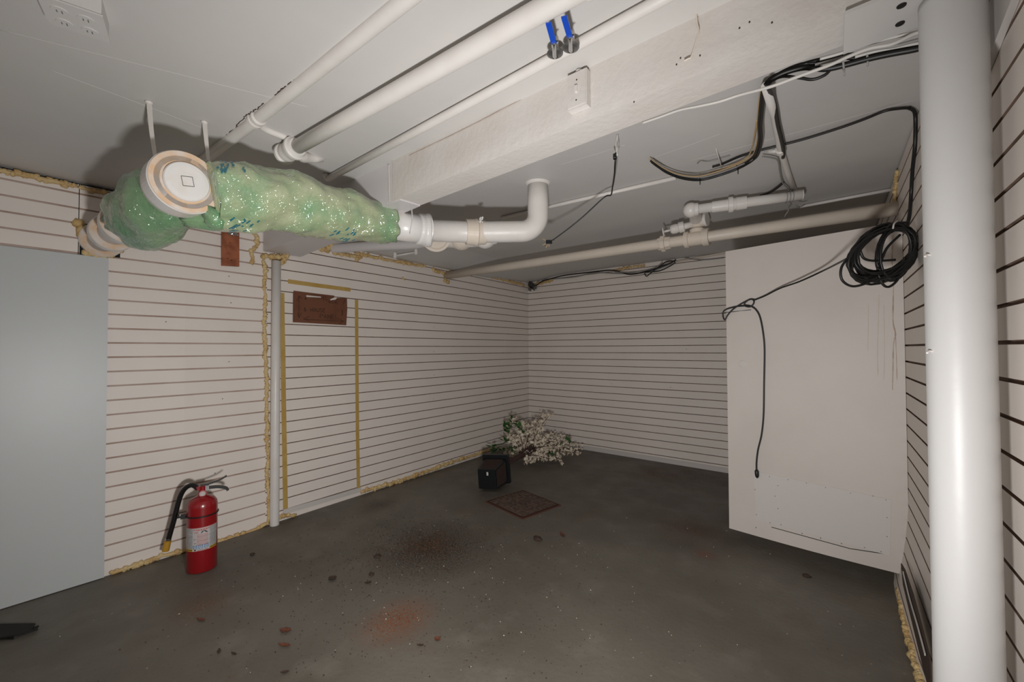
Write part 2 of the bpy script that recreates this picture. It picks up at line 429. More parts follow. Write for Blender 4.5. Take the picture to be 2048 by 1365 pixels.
# ---- ceiling beam: inner steel beam and wider painted cladding
m = MB()
def beam_seg(xs, y0, y1f, zf):
    for i in range(len(xs)-1):
        a, c = xs[i], xs[i+1]
        vs = []
        for x in (a, c):
            y1 = y1f(x) if callable(y1f) else y1f
            for (y, z) in ((y0, zf(x)), (y1, zf(x)+.004), (y1, 2.2), (y0, 2.2)): vs.append(V((x, y, z if z < 2.19 else ceil_z(x, 1.5)+.03)))
        m.add(vs, [(0, 1, 5, 4), (1, 2, 6, 5), (2, 3, 7, 6), (3, 0, 4, 7), (0, 3, 2, 1), (4, 5, 6, 7)])
zb = lambda x: ZO+.722+.031*x if x > -1.4 else ZO+.68+.0*x
bm = lambda x: ZO+.737+.033*x
BEAM_O = struct(build('trim_1', (beam_seg([-1.60, -1.2, -.8, -.4, 0, .232], 1.165, 1.292, bm), m)[1], BEAM))
m = MB()
beam_seg([-3.028, -2.4, -2.0, -1.55], 1.172, lambda x: 1.42-.09*(x+3.03), lambda x: ZO+.665+.01*(x+3.0))
ob = struct(build('trim_2', m, GREYPIPE))
m = MB()   # thin upright strip where the cladding ends, and the painted step above it
m.bar(onY(777, 330, 1.165), onY(779, 404, 1.165), .004, .006)
struct(build('trim_3', m, BEAM))
# steel bearing plate where the beam sits on the post
m = MB()
pl = [V((.03, 1.150, bm(.03)-.004)), V((.235, 1.150, bm(.235)-.004)), V((.235, 1.305, bm(.235)-.004)), V((.03, 1.305, bm(.03)-.004))]
m.slab(pl, V((0, 0, -.008)))
o = build('bearing_plate', m, CEIL); tag(o, 'painted steel plate with bolt holes under the beam above the thick post', 'plate')
m = MB()
for q in [(1803, 12), (1800, 48)]:
    p = onZ(q[0], q[1], bm(.1)-.0125); build('bolt_hole', MB().lathe(p, (0, 0, -1), [(-.002, .0085), (.0008, .008)], 12), DARK, o)

# ---- base strip of the left wall
m = MB(); a, c = onL(566, 1030, .004), onL(722, 984, .004)
m.slab([a+V((0, 0, -.0)), c, c+V((0, 0, .035)), a+V((0, 0, .035))], V((.004, 0, 0))); struct(build('baseboard_left', m, KICK))
m = MB(); a, c = onB(1060, 890, .003), onB(1456, 950, .003)
m.slab([V((a.x, a.y, .002)), V((c.x, c.y, .002)), V((c.x, c.y, .05)), V((a.x, a.y, .05))], V((0, -.004, 0))); struct(build('baseboard_back', m, KICK))

# ---- door standing off the right wall, hung well clear of the floor
A = D(1455, 800, 2.55); B = D(1812, 800, 1.99); A.z = B.z = 0
B = B+(A-B).normalized()*.0; dv = (B-A); dn = V((dv.y, -dv.x, 0)).normalized()       # towards the room
zb0, zb1, zt = ZO-1.103, ZO-1.092, ZO+.598
def onD(x, y, off=0.0):
    d = ray(x, y); P0 = A+dn*off; t = (V((P0.x, P0.y, 0))).dot(dn)/d.dot(dn); return up(d*t)
door = bpy.data.objects.new('door_1', None); COL.objects.link(door); door.location = (A.x, A.y, zb0); door['_w'] = tuple(door.location); door['kind'] = 'structure'
m = MB()
n = 10; vs = []
for i in range(n+1):
    t = i/n; p = A+dv*t; zz = zb0+(zb1-zb0)*t-.006*math.sin(math.pi*t)
    for o_ in (0, -.035):
        for z in (zz, zt+.012*t): vs.append(p+dn*o_+V((0, 0, z)))
fs = []
for i in range(n):
    a = i*4; c = a+4
    fs += [(a, c, c+1, a+1), (a+2, a+3, c+3, c+2), (a, a+2, c+2, c), (a+1, c+1, c+3, a+3)]
fs += [(0, 1, 3, 2), (n*4, n*4+2, n*4+3, n*4+1)]
m.add(vs, fs); build('panel', m, DOORM, door)
k = [onD(*q, .0005) for q in ((1508, 942), (1783, 1000), (1780, 1112), (1512, 1040))]
m = MB(); m.slab(k, dn*.0025); kp = build('kick_plate', m, KICK, door)
m = MB(); m.bar(onD(1543, 1055, .001), onD(1700, 1098, .001), .0022, .003); m.bar(onD(1700, 1098, .001), onD(1779, 1110, .001), .0022, .003)
m.bar(onD(1782, 1008, .001), onD(1779, 1110, .001), .002, .003, upv=tuple(dn))
build('open_edge', m, DARK, kp)
m = MB()
for q in [(1539, 954), (1576, 960), (1613, 967), (1651, 976), (1701, 987), (1746, 993), (1772, 1001), (1556, 972), (1550, 993), (1556, 1018), (1540, 1046), (1562, 1050), (1604, 1068), (1641, 1077), (1683, 1088), (1729, 1096), (1762, 1104), (1774, 1036), (1774, 1074), (1510, 980), (1513, 1030), (1512, 1056)]:
    build('screw', MB().lathe(onD(*q, .003), dn, [(-.002, .0028), (.0008, .0025)], 8), STEEL, kp)
m = MB(); m.lathe(onD(1485, 728), dn, [(-.002, .021), (.002, .021), (.003, .018), (.0032, .006)], 20); build('lock_hole_cover', m, KICK, door)
m = MB()   # brown water runs
for pts, r in (([(1786, 470), (1784, 520), (1787, 560), (1786, 640), (1791, 668), (1787, 690), (1786, 735), (1785, 780)], .0042), ([(1791, 668), (1793, 720), (1794, 760)], .0025),
               ([(1758, 590), (1757, 640), (1755, 700), (1756, 750)], .0025), ([(1737, 610), (1736, 700)], .0018), ([(1768, 610), (1769, 700), (1768, 760)], .0016)):
    P = smoothpath([onD(*q, .0006) for q in pts], 5)
    for a, c in zip(P[:-1], P[1:]): m.bar(a, c, r*rnd.uniform(.7, 1.4), .0006, 0 if pts[0][0] in (1786, 1791) else 1, upv=tuple(dn))
build('water_stain', m, [STAIN, STAIN2], door)
m = MB(); P = smoothpath([onD(*q, .001) for q in ((1500, 770), (1560, 776), (1610, 782), (1700, 788), (1765, 760))], 6)
for a, c in zip(P[:-1], P[1:]): m.bar(a, c, .0012, .0008, upv=tuple(dn))
build('paint_crease', m, KICK, door)

# ---- flush grey panel over the left end of the left wall
pa, pb = onL(217.5, 517, .02), onL(218, 1160, .02)
m = MB(); yp = pa.y; zt_ = (pa.z)
m.slab([V((xL(-.9)+.002, -.9, .004)), V((xL(yp)+.002, yp, .004)), V((xL(yp)+.002, yp, zt_)), V((xL(-.9)+.002, -.9, zt_))], V((.018, 0, 0)))
o = build('access_panel', m, GPANEL); tag(o, 'large smooth grey painted panel flush on the slatted wall, left of the fire extinguisher', 'panel')

# ---- thick white post at right
m = MB(); c = V((.205, 1.232, 0)); R_ = .0505
m.lathe(c, (0, 0, 1), [(.0, R_+.002), (.02, R_)]+[(z/20*1.9, R_) for z in range(1, 21)]+[(bm(.2)-.014, R_)], 64, sm=True)
post = thing('support_post', 'thick round white support post in front of the slatted wall at right', 'post', (c.x, c.y, 0))
build('shaft', m, POST, post)
m = MB()
for z in (ZO+.19, ZO-.01):
    p = V((c.x-.044, c.y-.022, z)); build('paint_drip', MB().tube(smoothpath([p+V((.006, 0, 0)), p+V((-.004, -.004, .002)), p+V((-.009, -.010, -.003))], 4), [.0025]*8+[.001], 6), PIPE, post)
# ---- wall at upper right: flat board strip beside the post
m = MB(); a, c_, e, g_ = onR(1972, 100, .001), onR(1979, 148, .001), onR(2047, -20, .001), onR(2020, -60, .001)
m.slab([onR(1972, 100, .001), onR(1979, 148, .001), onR(2060, -50, .001), onR(2010, -60, .001)], V((-.012, 0, 0)))
struct(build('trim_4', m, KICK))
m = MB(); m.slab([onR(1962, 70, .0), onR(1958, -60, .0), onR(2010, -60, .0), onR(1987, 20, .0)], V((-.003, 0, 0))); o = struct(build('trim_5', m, DARK)); o['label'] = 'dark gap at the top of the right wall'

# ================================================================== foam
def foam(name, label, pts, r, parent=None, dens=1.0, flat=None, seed=1, onwall=None):
    R2 = random.Random(seed); m = MB(); P = [V(p) for p in pts]
    L = sum((P[i+1]-P[i]).length for i in range(len(P)-1)); n = max(3, int(L/(r*.8)*dens)); acc = 0
    path = []
    for i in range(len(P)-1):
        k = max(1, int(n*(P[i+1]-P[i]).length/L))
        for j in range(k): path.append(P[i].lerp(P[i+1], j/k))
    path.append(P[-1])
    rr = [r*.62*(1+.5*mnoise.noise(p*25+V((seed, 0, 0)))) for p in path]
    m.tube(path, rr, 8)
    for p in path:
        k = R2.uniform(.55, 1.15); s = r*k
        q = p+V((R2.uniform(-.3, .3), R2.uniform(-.5, .5), R2.uniform(-.5, .5)))*r
        v = V((s*.8, s, s))
        m.ball(q, v, 9, 6, amp=.5, fr=30)
    o = build(name, m, FOAM, parent)
    if parent is None: tag(o, label, 'foam')
    return o
CL = lambda pts, off: [onL(*q, off) for q in pts]
foam('foam_bead', 'thin yellow foam bead along the top of the left wall above the grey panel', CL([(-40, 333), (0, 341), (40, 350), (80, 357), (120, 366), (155, 373)], .006), .014, seed=2)
foam('foam_bead', 'yellow foam bead under the ceiling between the wall seam and the green wrapped duct', CL([(162, 376), (200, 384), (236, 392)], .006), .013, seed=3)
foam('foam_bead', 'yellow foam bead along the top of the left wall behind the elbowed white drain', CL([(712, 506), (745, 514), (780, 521), (815, 527), (850, 533)], .008), .014, seed=4)
foam('foam_patch', 'orange foam triangle where the long cream pipe enters the left wall', CL([(866, 540), (885, 546), (905, 548), (893, 552), (890, 562), (898, 566)], .006), .017, seed=5)
foam('foam_bead', 'yellow foam bead at ceiling level on the left wall close to the far corner', CL([(985, 555), (1005, 559), (1030, 566), (1048, 570)], .01), .016, seed=6)
foam('foam_bead', 'yellow foam bead on the back wall above the plug in the far corner', [onB(1058, 571, .012), onB(1080, 567, .012), onB(1105, 561, .012)], .02, seed=7)
foam('foam_bead', 'straight yellow foam strip above the cables on the back wall', [onB(1228, 541, .012), onB(1255, 536, .012), onB(1288, 530, .012)], .015, seed=8)
foam('foam_patch', 'orange foam patch where the thin grey pipe enters under the beam', CL([(612, 497), (630, 491), (650, 487), (664, 492), (655, 500), (640, 497)], .008), .022, dens=1.6, seed=9)
foam('foam_patch', 'orange foam drip below the thin grey pipe on the left wall', CL([(668, 505), (690, 509), (706, 512), (722, 515), (714, 519)], .006), .016, dens=1.4, seed=10)
foam('foam_patch', 'yellow foam around the beam pocket beside the red wooden block', CL([(499, 460), (512, 470), (515, 490), (508, 500), (502, 500), (506, 515), (505, 528)], .006), .012, dens=1.4, seed=11)
foam('foam_patch', 'yellow foam mass on top of the slim white pole below the beam', CL([(525, 512), (540, 514), (560, 514), (576, 512), (568, 522), (563, 528)], .014), .018, dens=1.8, seed=12)
foam('foam_bead', 'long vertical yellow foam bead up the left side of the slim white pole',
     CL([(527, 520), (531, 545), (529, 570), (531, 600), (528, 640), (530, 680), (531, 720), (534, 760), (533, 800), (535, 850), (534, 880), (537, 915), (534, 950), (536, 975), (538, 1000), (538, 1032), (536, 1045)], .008), .0125, dens=1.3, seed=13)
foam('foam_bead', 'foam bead along the foot of the wall behind the fire extinguisher', CL([(222, 1148), (260, 1135), (320, 1114), (345, 1108), (400, 1095), (440, 1083), (480, 1072), (520, 1056), (532, 1048)], .012), .0145, seed=14)
foam('foam_patch', 'small yellow foam lump on the floor right of the slim white pole', CL([(560, 1034), (575, 1030), (588, 1033)], .014), .013, seed=15)
foam('foam_bead', 'foam bead along the foot of the left wall towards the black planter', CL([(724, 984), (745, 979), (770, 971), (800, 962), (850, 945), (900, 926), (950, 910), (985, 899)], .014), .017, seed=16)
foam('foam_bead', 'thin rusty foam line along the foot of the back wall', [onB(1150, 903, .01), onB(1240, 918, .008), onB(1340, 934, .008), onB(1440, 950, .008)], .008, seed=17)
foam('foam_bead', 'pale foam bead at the foot of the right wall below the buckled boards', [onZ(1797, 1180, .02), onZ(1803, 1215, .02), onZ(1812, 1255, .02), onZ(1822, 1300, .02), onZ(1838, 1360, .02), onZ(1845, 1390, .02)], .015, seed=18)
foam('foam_patch', 'yellow foam lumps at the right wall by the end of the long cream pipe', [onR(1793, 345, .01), onR(1791, 372, .006), onR(1790, 392, .008), onR(1789, 402, .01)], .012, seed=19)
foam('foam_patch', 'yellow foam lumps packed around the drain flange above the grey panel', CL([(163, 452), (160, 462), (160, 474)], .012), .022, dens=1.5, seed=22)
foam('foam_patch', 'yellow foam lumps below the drain flange along the top of the grey panel', CL([(168, 503), (182, 509), (205, 512), (225, 509), (238, 498)], .010), .015, dens=1.3, seed=23)
foam('foam_patch', 'single yellow foam dab on the left wall below the drain pipes', CL([(805, 557), (809, 560)], .004), .009, seed=20)

# buckled laminate at the foot of the right wall
m = MB(); pl = [(1804, 1128), (1811, 1140), (1828, 1190), (1846, 1255), (1862, 1318), (1866, 1400), (1852, 1350), (1836, 1285), (1820, 1220), (1808, 1170)]
P = [onR(x_, y_, .057 if y_ < 1340 else .05) for x_, y_ in pl]
for i in range(4):
    m.slab([P[i], P[i+1], P[8-i], P[9-i]], V((-.004, 0, .0)), 0)
q = smoothpath([onR(x_, y_, .066) for x_, y_ in ((1806, 1145), (1818, 1195), (1834, 1250), (1850, 1310))], 5)
for a, c in zip(q[:-1], q[1:]): m.bar(a, c, .003, .008, 1)
o = build('buckled_board', m, [CHIP, KICK]); tag(o, 'dark split edge of the swollen wall board at the foot of the right wall', 'board')

# ================================================================== slim pole, tape, sign, block on the left wall
pb_ = onL(549, 1042, .036); pt_ = onL(549.5, 522, .036)
m = MB(); zt_ = pt_.z
m.lathe((pb_.x, pb_.y, 0), (0, 0, 1), [(0, .0285), (.003, .0285), (zt_*.5, .0285), (zt_, .0285)], 32, sm=True)
o = build('slim_pole', m, PIPE); tag(o, 'slim round white pole against the slatted wall, sealed with foam', 'pole')
def tape(pts, wd, label, group=None, horizontal=False):
    m = MB(); P = [onL(*q, .0008) for q in pts]
    for a, c in zip(P[:-1], P[1:]):
        s_ = V((0, 0, 1)) if horizontal else V((0, 1, 0)); n_ = V((.0006, 0, 0))
        m.slab([a-s_*wd/2, c-s_*wd/2, c+s_*wd/2, a+s_*wd/2], n_)
    return m
m = tape([(564, 586), (565, 668), (566, 700), (567, 790), (569, 900), (571, 1020)], .032, '')
tag(build('tape_strip', m, TAPE), 'vertical strip of yellow tape right beside the slim white pole', 'tape', 'yellow tape outlining a blocked opening')
m = tape([(713, 600), (714, 760), (715, 870), (717, 978)], .030, '')
tag(build('tape_strip', m, TAPE), 'vertical strip of yellow tape right of the brown cardboard sign', 'tape', 'yellow tape outlining a blocked opening')
m = tape([(576, 563), (640, 572), (701, 580)], .030, '', horizontal=True)
tag(build('tape_strip', m, TAPE), 'horizontal strip of yellow tape above the brown cardboard sign', 'tape', 'yellow tape outlining a blocked opening')

sign = thing('cardboard_sign', 'brown corrugated cardboard sign with faint marker writing taped on the slatted wall', 'sign', onL(640, 650, .003))
outer = [(587, 582), (668, 592), (669, 597), (690, 597), (693, 598), (692, 625), (692, 651), (640, 647), (587, 645), (586, 610)]
m = MB(); 
m.slab([onL(*q, .003) for q in ((587, 582), (587, 588), (612, 591), (642, 596), (642, 594.5), (612, 591), (642, 594), (668, 595), (668, 592))][:1]+[onL(*q, .003) for q in ((586.5, 587), (612, 590.5), (612, 585.2))], V((.004, 0, 0)))
m.slab([onL(*q, .003) for q in ((612, 585.2), (612, 590.8), (642, 593.8), (642, 588.9))], V((.004, 0, 0)))
m.slab([onL(*q, .003) for q in ((642, 588.9), (642, 596), (660, 599), (668, 595.5), (668, 592))], V((.004, 0, 0)))
m.slab([onL(*q, .003) for q in ((586, 587), (585.5, 645), (612, 646.3), (612, 590.5))], V((.004, 0, 0)))
m.slab([onL(*q, .003) for q in ((612, 594.5), (612, 646.3), (642, 648), (642, 596))], V((.004, 0, 0)))
m.slab([onL(*q, .003) for q in ((642, 596), (642, 648), (660, 649), (660, 599))], V((.004, 0, 0)))
m.slab([onL(*q, .003) for q in ((660, 601.5), (660, 649), (692, 651), (694, 620), (693.5, 597), (674, 596.5), (671, 600))], V((.004, 0, 0)))
build('board', m, CARD, sign)
ST = {'T': [[(0, 1), (1, 1)], [(.5, 1), (.5, 0)]], 'I': [[(.5, 1), (.5, 0)]], 'M': [[(0, 0), (0, 1), (.5, .4), (1, 1), (1, 0)]], 'E': [[(1, 1), (0, 1), (0, 0), (1, 0)], [(0, .5), (.8, .5)]],
      'C': [[(1, .9), (.4, 1), (0, .5), (.4, 0), (1, .1)]], 'L': [[(0, 1), (0, 0), (1, 0)]], 'O': [[(.5, 1), (0, .5), (.5, 0), (1, .5), (.5, 1)]], 'K': [[(0, 1), (0, 0)], [(1, 1), (0, .5), (1, 0)]],
      'H': [[(0, 1), (0, 0)], [(1, 1), (1, 0)], [(0, .5), (1, .5)]], 'U': [[(0, 1), (0, .2), (.5, 0), (1, .2), (1, 1)]], 'S': [[(1, .9), (.5, 1), (0, .75), (1, .25), (.5, 0), (0, .1)]],
      'P': [[(0, 0), (0, 1), (1, .9), (1, .6), (0, .5)]], 'A': [[(0, 0), (.5, 1), (1, 0)], [(.2, .4), (.8, .4)]], 'N': [[(0, 0), (0, 1), (1, 0), (1, 1)]],
      '&': [[(1, 0), (.1, .8), (.4, 1), (.6, .8), (0, .3), (.4, 0), (1, .4)]], 'D': [[(0, 0), (0, 1), (.8, .8), (1, .4), (.6, 0), (0, 0)]], 'R': [[(0, 0), (0, 1), (1, .8), (0, .5), (1, 0)]]}
m = MB()
def stroke(pl, wd=.0035):
    for a, c in zip(pl[:-1], pl[1:]): m.bar(onL(*a, .0074), onL(*c, .0074), wd, .0006, upv=(1, 0, 0))
def word(s_, x0, y0, cw, ch, gap, slope):
    for i, chh in enumerate(s_):
        if chh == ' ': continue
        ox = x0+i*(cw+gap); oy = y0+slope*(ox-x0)
        for pl in ST[chh]: stroke([(ox+p[0]*cw, oy-p[1]*ch) for p in pl])
word('E', 610, 599.5, 3.5, 4, 2, .1); word('CL', 646, 600, 4, 7, 2, .1); word('OCK', 657, 606.5, 4.6, 6, 2, .1)
word('& HOUSE', 608, 623, 4.6, 7.5, 1.8, .05); word('PANEL', 640, 637, 5.6, 8, 2.2, .06)
stroke([(594, 603), (598, 592), (604, 598)]); stroke([(598, 593), (598, 607)]); stroke([(595, 626), (598, 636), (603, 626)]); stroke([(598, 610), (598, 636)])
stroke([(620, 633), (607, 638), (620, 643)]); stroke([(608, 639), (650, 641), (686, 643)]); stroke([(676, 637), (687, 643), (677, 648)])
stroke([(684, 620), (684.5, 632)], .006); stroke([(686, 610), (690, 599)]); 
build('handwriting', m, INK, sign)

blk = thing('wooden_block', 'short red-brown wooden board screwed upright to the wall below the green duct', 'board', onL(460, 533, .0))
m = MB(); q = [onL(*p, .003) for p in ((442, 440), (476.5, 445), (476.5, 534), (442, 532))]
m.slab(q, V((.019, 0, 0))); build('board', m, WOOD, blk)
m = MB(); p = onL(464, 468, .024)
m.lathe(p, (1, 0, 0), [(0, .012), (.002, .012), (.002, .007), (.010, .007), (.010, .004), (.022, .004)], 12)
m.box(p+V((.008, .016, 0)), (.002, 0, 0), (0, .012, .001), (0, -.001, .008)); m.box(p+V((.008, -.016, 0)), (.002, 0, 0), (0, .012, -.001), (0, .001, .008))
m.tube([p+V((.004, .025, -.002)), p+V((.004, .04, -.004))], .003, 8)
build('wing_nut', m, CHROME, blk)
m = MB()
for q in [(466, 455), (455, 517), (463, 521), (460, 486)]: build('screw_hole', MB().lathe(onL(*q, .022), (1, 0, 0), [(-.001, .003), (.0008, .003)], 8), DARK, blk)

# ================================================================== fire extinguisher
eb = onZ(403.5, 1137, 0); EX = thing('fire_extinguisher', 'red fire extinguisher standing on the floor beside the grey panel', 'fire extinguisher', (eb.x, eb.y, 0))
er = .069
def ez(y): return onZ(403, y, 0).z
d = ray(403, 987); tt = eb.y/ray(403, 1137).y; eh = up(d*tt).z       # shoulder height of the cylinder
H = up(ray(403, 993)*tt).z
m = MB(); m.lathe(eb, (0, 0, 1), [(.002, er*.96), (.006, er), (H-.05, er), (H-.03, er*.96), (H-.012, er*.80), (H, er*.5), (H+.006, er*.34)], 48, sm=True)
build('cylinder', m, RED, EX)
cx, cy = eb.x, eb.y; tocam = V((-cx, -cy, 0)).normalized(); side = V((-tocam.y, tocam.x, 0))   # side = image right
if side.dot(_R) < 0: side = -side
# valve
m = MB(); m.lathe((cx, cy, 0), (0, 0, 1), [(H+.002, .020), (H+.02, .020), (H+.025, .017), (H+.052, .017), (H+.056, .012)], 20)
m.box((cx, cy, H+.046), side*.026, tocam*.012, V((0, 0, .010))); build('valve_body', m, RED, EX)
m = MB(); m.lathe(V((cx, cy, H+.018))+tocam*.018, tocam, [(0, .017), (.006, .017), (.007, .014)], 20); g_ = build('pressure_gauge', m, LRED, EX)
m = MB(); m.lathe(V((cx, cy, H+.018))+tocam*.0253, tocam, [(0, .012), (.0006, .012)], 20); build('dial', m, LWHITE, g_)
m = MB(); m.box(V((cx, cy, H+.042))+side*.020+tocam*.004, side*.008, tocam*.012, V((0, 0, .014))); build('pin_bracket', m, CHROME, EX)
m = MB()
P = smoothpath([V((cx, cy, H+.040))+side*.026, V((cx, cy, H+.036))+side*.07, V((cx, cy, H+.022))+side*.105, V((cx, cy, H+.008))+side*.114], 5)
for a, c_ in zip(P[:-1], P[1:]): m.bar(a, c_, .026, .012)
build('carry_handle', m, BLACK, EX)
m = MB()
P = smoothpath([V((cx, cy, H+.058))-side*.01, V((cx, cy, H+.060))+side*.03, V((cx, cy, H+.074))+side*.08, V((cx, cy, H+.090))+side*.108], 5)
for a, c_ in zip(P[:-1], P[1:]): m.bar(a, c_, .022, .005)
build('lever', m, BLACK, EX)
hz = lambda x, y: up(ray(x, y)*(tt*1.0))
m = MB(); P = smoothpath([V((cx, cy, H+.044))-side*.02, hz(385, 971), hz(372, 976), hz(362, 990), hz(355, 1012), hz(348, 1040), hz(340, 1068), hz(337, 1079)], 6)
m.tube(P, .0125, 14); hose = build('hose', m, BLACK, EX)
m = MB(); a = hz(337, 1078); c_ = hz(331, 1102)
dd = (c_-a).normalized(); L_ = (c_-a).length
m.lathe(a, dd, [(0, .010), (.012, .010), (.012, .0155), (.05, .0165), (L_, .0165)], 16); build('nozzle', m, NOZZLE, hose)
m = MB(); m.lathe(a-dd*.004, dd, [(0, .0135), (.012, .0135)], 14); build('ferrule', m, CHROME, hose)
bz = up(ray(403, 1027)*tt).z
m = MB(); pts = [V((cx+math.cos(t)*(er+.002), cy+math.sin(t)*(er+.002), bz)) for t in [2*math.pi*i/36 for i in range(36)]]
m.tube(pts, .004, 8, closed=True); st = build('strap', m, BLACK, EX)
m = MB(); q = V((cx, cy, bz))-side*(er+.012); m.box(q, side*.012, tocam*.008, V((0, 0, .011))); m.tube([q-side*.008, q-side*.028], .005, 8); m.box(q-side*.02+V((0, 0, .008)), side*.004, tocam*.006, V((0, 0, .006)))
build('strap_clip', m, BLACK, st)
# label wrapped round the cylinder
z0 = up(ray(403, 1092)*tt).z; z1 = up(ray(403, 1047)*tt).z
m = MB(); NU, NV = 60, 48; ang0 = math.atan2(tocam.y, tocam.x); sgn = 1 if side.dot(V((-math.sin(ang0), math.cos(ang0), 0))) > 0 else -1
vs = []
for j in range(NV+1):
    for i in range(NU+1):
        a = ang0+sgn*(-1.25+2.38*i/NU); vs.append(V((cx+math.cos(a)*(er+.0006), cy+math.sin(a)*(er+.0006), z0+(z1-z0)*j/NV)))
def lab(u, v):      # u 0..1 left-right, v 0..1 bottom-top  -> material
    if v > .975: return 2
    if u < .26 or u > .74:
        if v < .10: return 4 if not (.03 < v < .075 and int(u*60) % 3) else 5
        if abs(v-.72) < .012: return 0
        return 1
    if v > .90: return 2 if (.93 > v > .905 and int(u*60) % 4) else 0
    if .10 < v < .25:
        k = (u-.28)/.15
        if 0 < k < 3:
            f = k % 1
            if f < .84:
                du, dv2 = f-.42, (v-.175)/.06
                return 0 if (du*2.6)**2+(dv2*.7)**2 < .55 and not ((du*5)**2+(dv2*1.4)**2 < .35) else 3
        return 0
    if .03 < v < .08: return 5 if (.32 < u < .36 or (.40 < u < .68 and int(u*60) % 3 and .045 < v < .07)) else 0
    if .74 < v < .86: return 5 if (.5 < u < .66 and abs((v-.74)-(.12-abs(u-.58)*1.2)) < .03) else (2 if .32 < u < .44 and int(v*48) % 2 else 0)
    if .50 < v < .53 and .30 < u < .35: return 5
    if .33 < v < .36 and .32 < u < .36: return 5
    if v in () or abs(v-.62) < .012 or abs(v-.43) < .012 or abs(v-.29) < .012: return 1 if u > .4 else 0
    if int(v*48) % 3 == 0 and .38 < u < .68: return 2
    return 0
fs = []; 
for j in range(NV):
    for i in range(NU):
        a = j*(NU+1)+i; q = (a, a+1, a+NU+2, a+NU+1)
        if sgn < 0: q = q[::-1]
        m.add([], []); m.f.append(list(q)); m.m.append(lab((i+.5)/NU, (j+.5)/NV)); m.s.append(True)
m.v = vs
build('instruction_label', m, [LWHITE, LGREY, LRED, LBLUE, LYEL, LBLK], EX)

# ================================================================== ceiling pipes
PIPES = 'painted pipes along the ceiling'
# thick pipe left of the beam
zc = lambda p, off: ceil_z(p.x, 0)-off
a = onC(588, 298, .042, False); b_ = onC(1100, 11, .042, False); dirp = (b_-a).normalized()
TP = thing('ceiling_pipe', 'thickest white pipe on the ceiling, ending in a wrapped fitting above the green duct', 'pipe', a, PIPES)
e2 = b_+dirp*1.0; e2.x = min(e2.x, .24)
m = MB(); m.tube([a-dirp*.02, a.lerp(b_, .33)+V((0, 0, .001)), a.lerp(b_, .66), b_, b_+dirp*((.26-b_.x)/dirp.x)], .0275, 28); build('pipe', m, PIPE, TP)
m = MB(); m.lathe(a-dirp*.05, dirp, [(-.02, .028), (-.015, .036), (.0, .038), (.02, .037), (.045, .042), (.052, .046), (.064, .046), (.07, .040), (.08, .034)], 28, sm=False)
m.lathe(a-dirp*.085, dirp, [(-.006, .036), (0, .042), (.012, .042), (.018, .036)], 28); build('coupling', m, PIPE, TP)
m = MB(); q = onC(625, 322, .02, False); q2 = onC(700, 318, .012, False)
q = onC(628, 318, .010, False); m.tube([a+dirp*.01-V((0, 0, .008)), onC(606, 314, .028, False), q, onC(645, 317, -.004, False)], [.026, .024, .017, .014], 16)
build('branch_fitting', m, PIPE, TP)
m = MB(); bx = onC(1195, 0, .04, False); m.lathe(a+dirp*((-.44-a.x)/dirp.x), dirp, [(0, .0275), (.0, .033), (.05, .033), (.05, .0275)], 28); build('sleeve', m, PIPE, TP)
# thin pipe beside the beam
a = onC(658, 357, .02, False); b_ = onC(1290, 17, .02, False); dirp = (b_-a).normalized()
P2 = thing('ceiling_pipe', 'thin straight white pipe on the ceiling between the thick pipe and the beam', 'pipe', a, PIPES)
m = MB(); m.tube([a, a.lerp(b_, .5), b_, b_+dirp*((.26-b_.x)/dirp.x)], .0155, 18); build('pipe', m, PIPE, P2)
m = MB(); m.tube(smoothpath([a, a-dirp*.02+V((0, 0, .003)), onC(650, 348, .004, False)], 4), .012, 10); build('end_bend', m, PIPE, P2)
# plastered-in conduit at left
a = onC(425, 306, .004, False); mid = onC(512, 240, .004, False); b_ = onC(800, 8, .004, False)
P3 = thing('ceiling_conduit', 'painted-over conduit half sunk in the ceiling with a cracked edge', 'pipe', mid)
m = MB(); m.tube([a+(a-mid)*.8, a, mid, mid.lerp(b_, .5), b_, b_+(b_-mid)*.8], .022, 16); build('pipe', m, PIPE, P3)
m = MB(); dd = (b_-mid).normalized(); m.lathe(mid-dd*.025, dd, [(0, .024), (.006, .028), (.022, .028), (.028, .024), (.034, .024), (.038, .028), (.052, .028), (.058, .023)], 20); build('coupling', m, PIPE, P3)
m = MB(); q = onC(530, 258, .003, False); q2 = onC(572, 275, .003, False); m.tube(smoothpath([mid, q, q2], 5), .013, 12); build('branch', m, PIPE, P3)
def crack(pts, label, r=.0016, back=False, seed=3):
    m = MB(); R2 = random.Random(seed); P = []
    Q = [onC(*q, .0005, back) for q in pts]
    for i in range(len(Q)-1):
        for j in range(14):
            P.append(Q[i].lerp(Q[i+1], j/14)+V((R2.uniform(-.003, .003), R2.uniform(-.003, .003), 0)))
    for a, c in zip(P[:-1], P[1:]): m.bar(a, c, R2.uniform(.4, 1.6)*r*1.6, .002)
    return m
m = crack([(422, 300), (468, 258), (490, 232), (508, 222), (528, 206)], '')
m2 = crack([(548, 190), (590, 160), (640, 127), (680, 90), (710, 62), (745, 35), (775, 5)], '', seed=5); m.add(m2.v, m2.f)
build('paint_crack', m, mat('crack_rust', (.05, .02, .012, 1), .9), P3)

# joint line between beam and ceiling with painted step
m = MB(); P = [onY(*q, 1.163) for q in ((818, 311), (900, 272), (960, 242), (1030, 205), (1130, 152))]
for a, c in zip(P[:-1], P[1:]): m.bar(a, c, .0015, .0015)
o = struct(build('trim_6', m, STAIN)); o['label'] = 'thin dark joint between the beam and the ceiling'

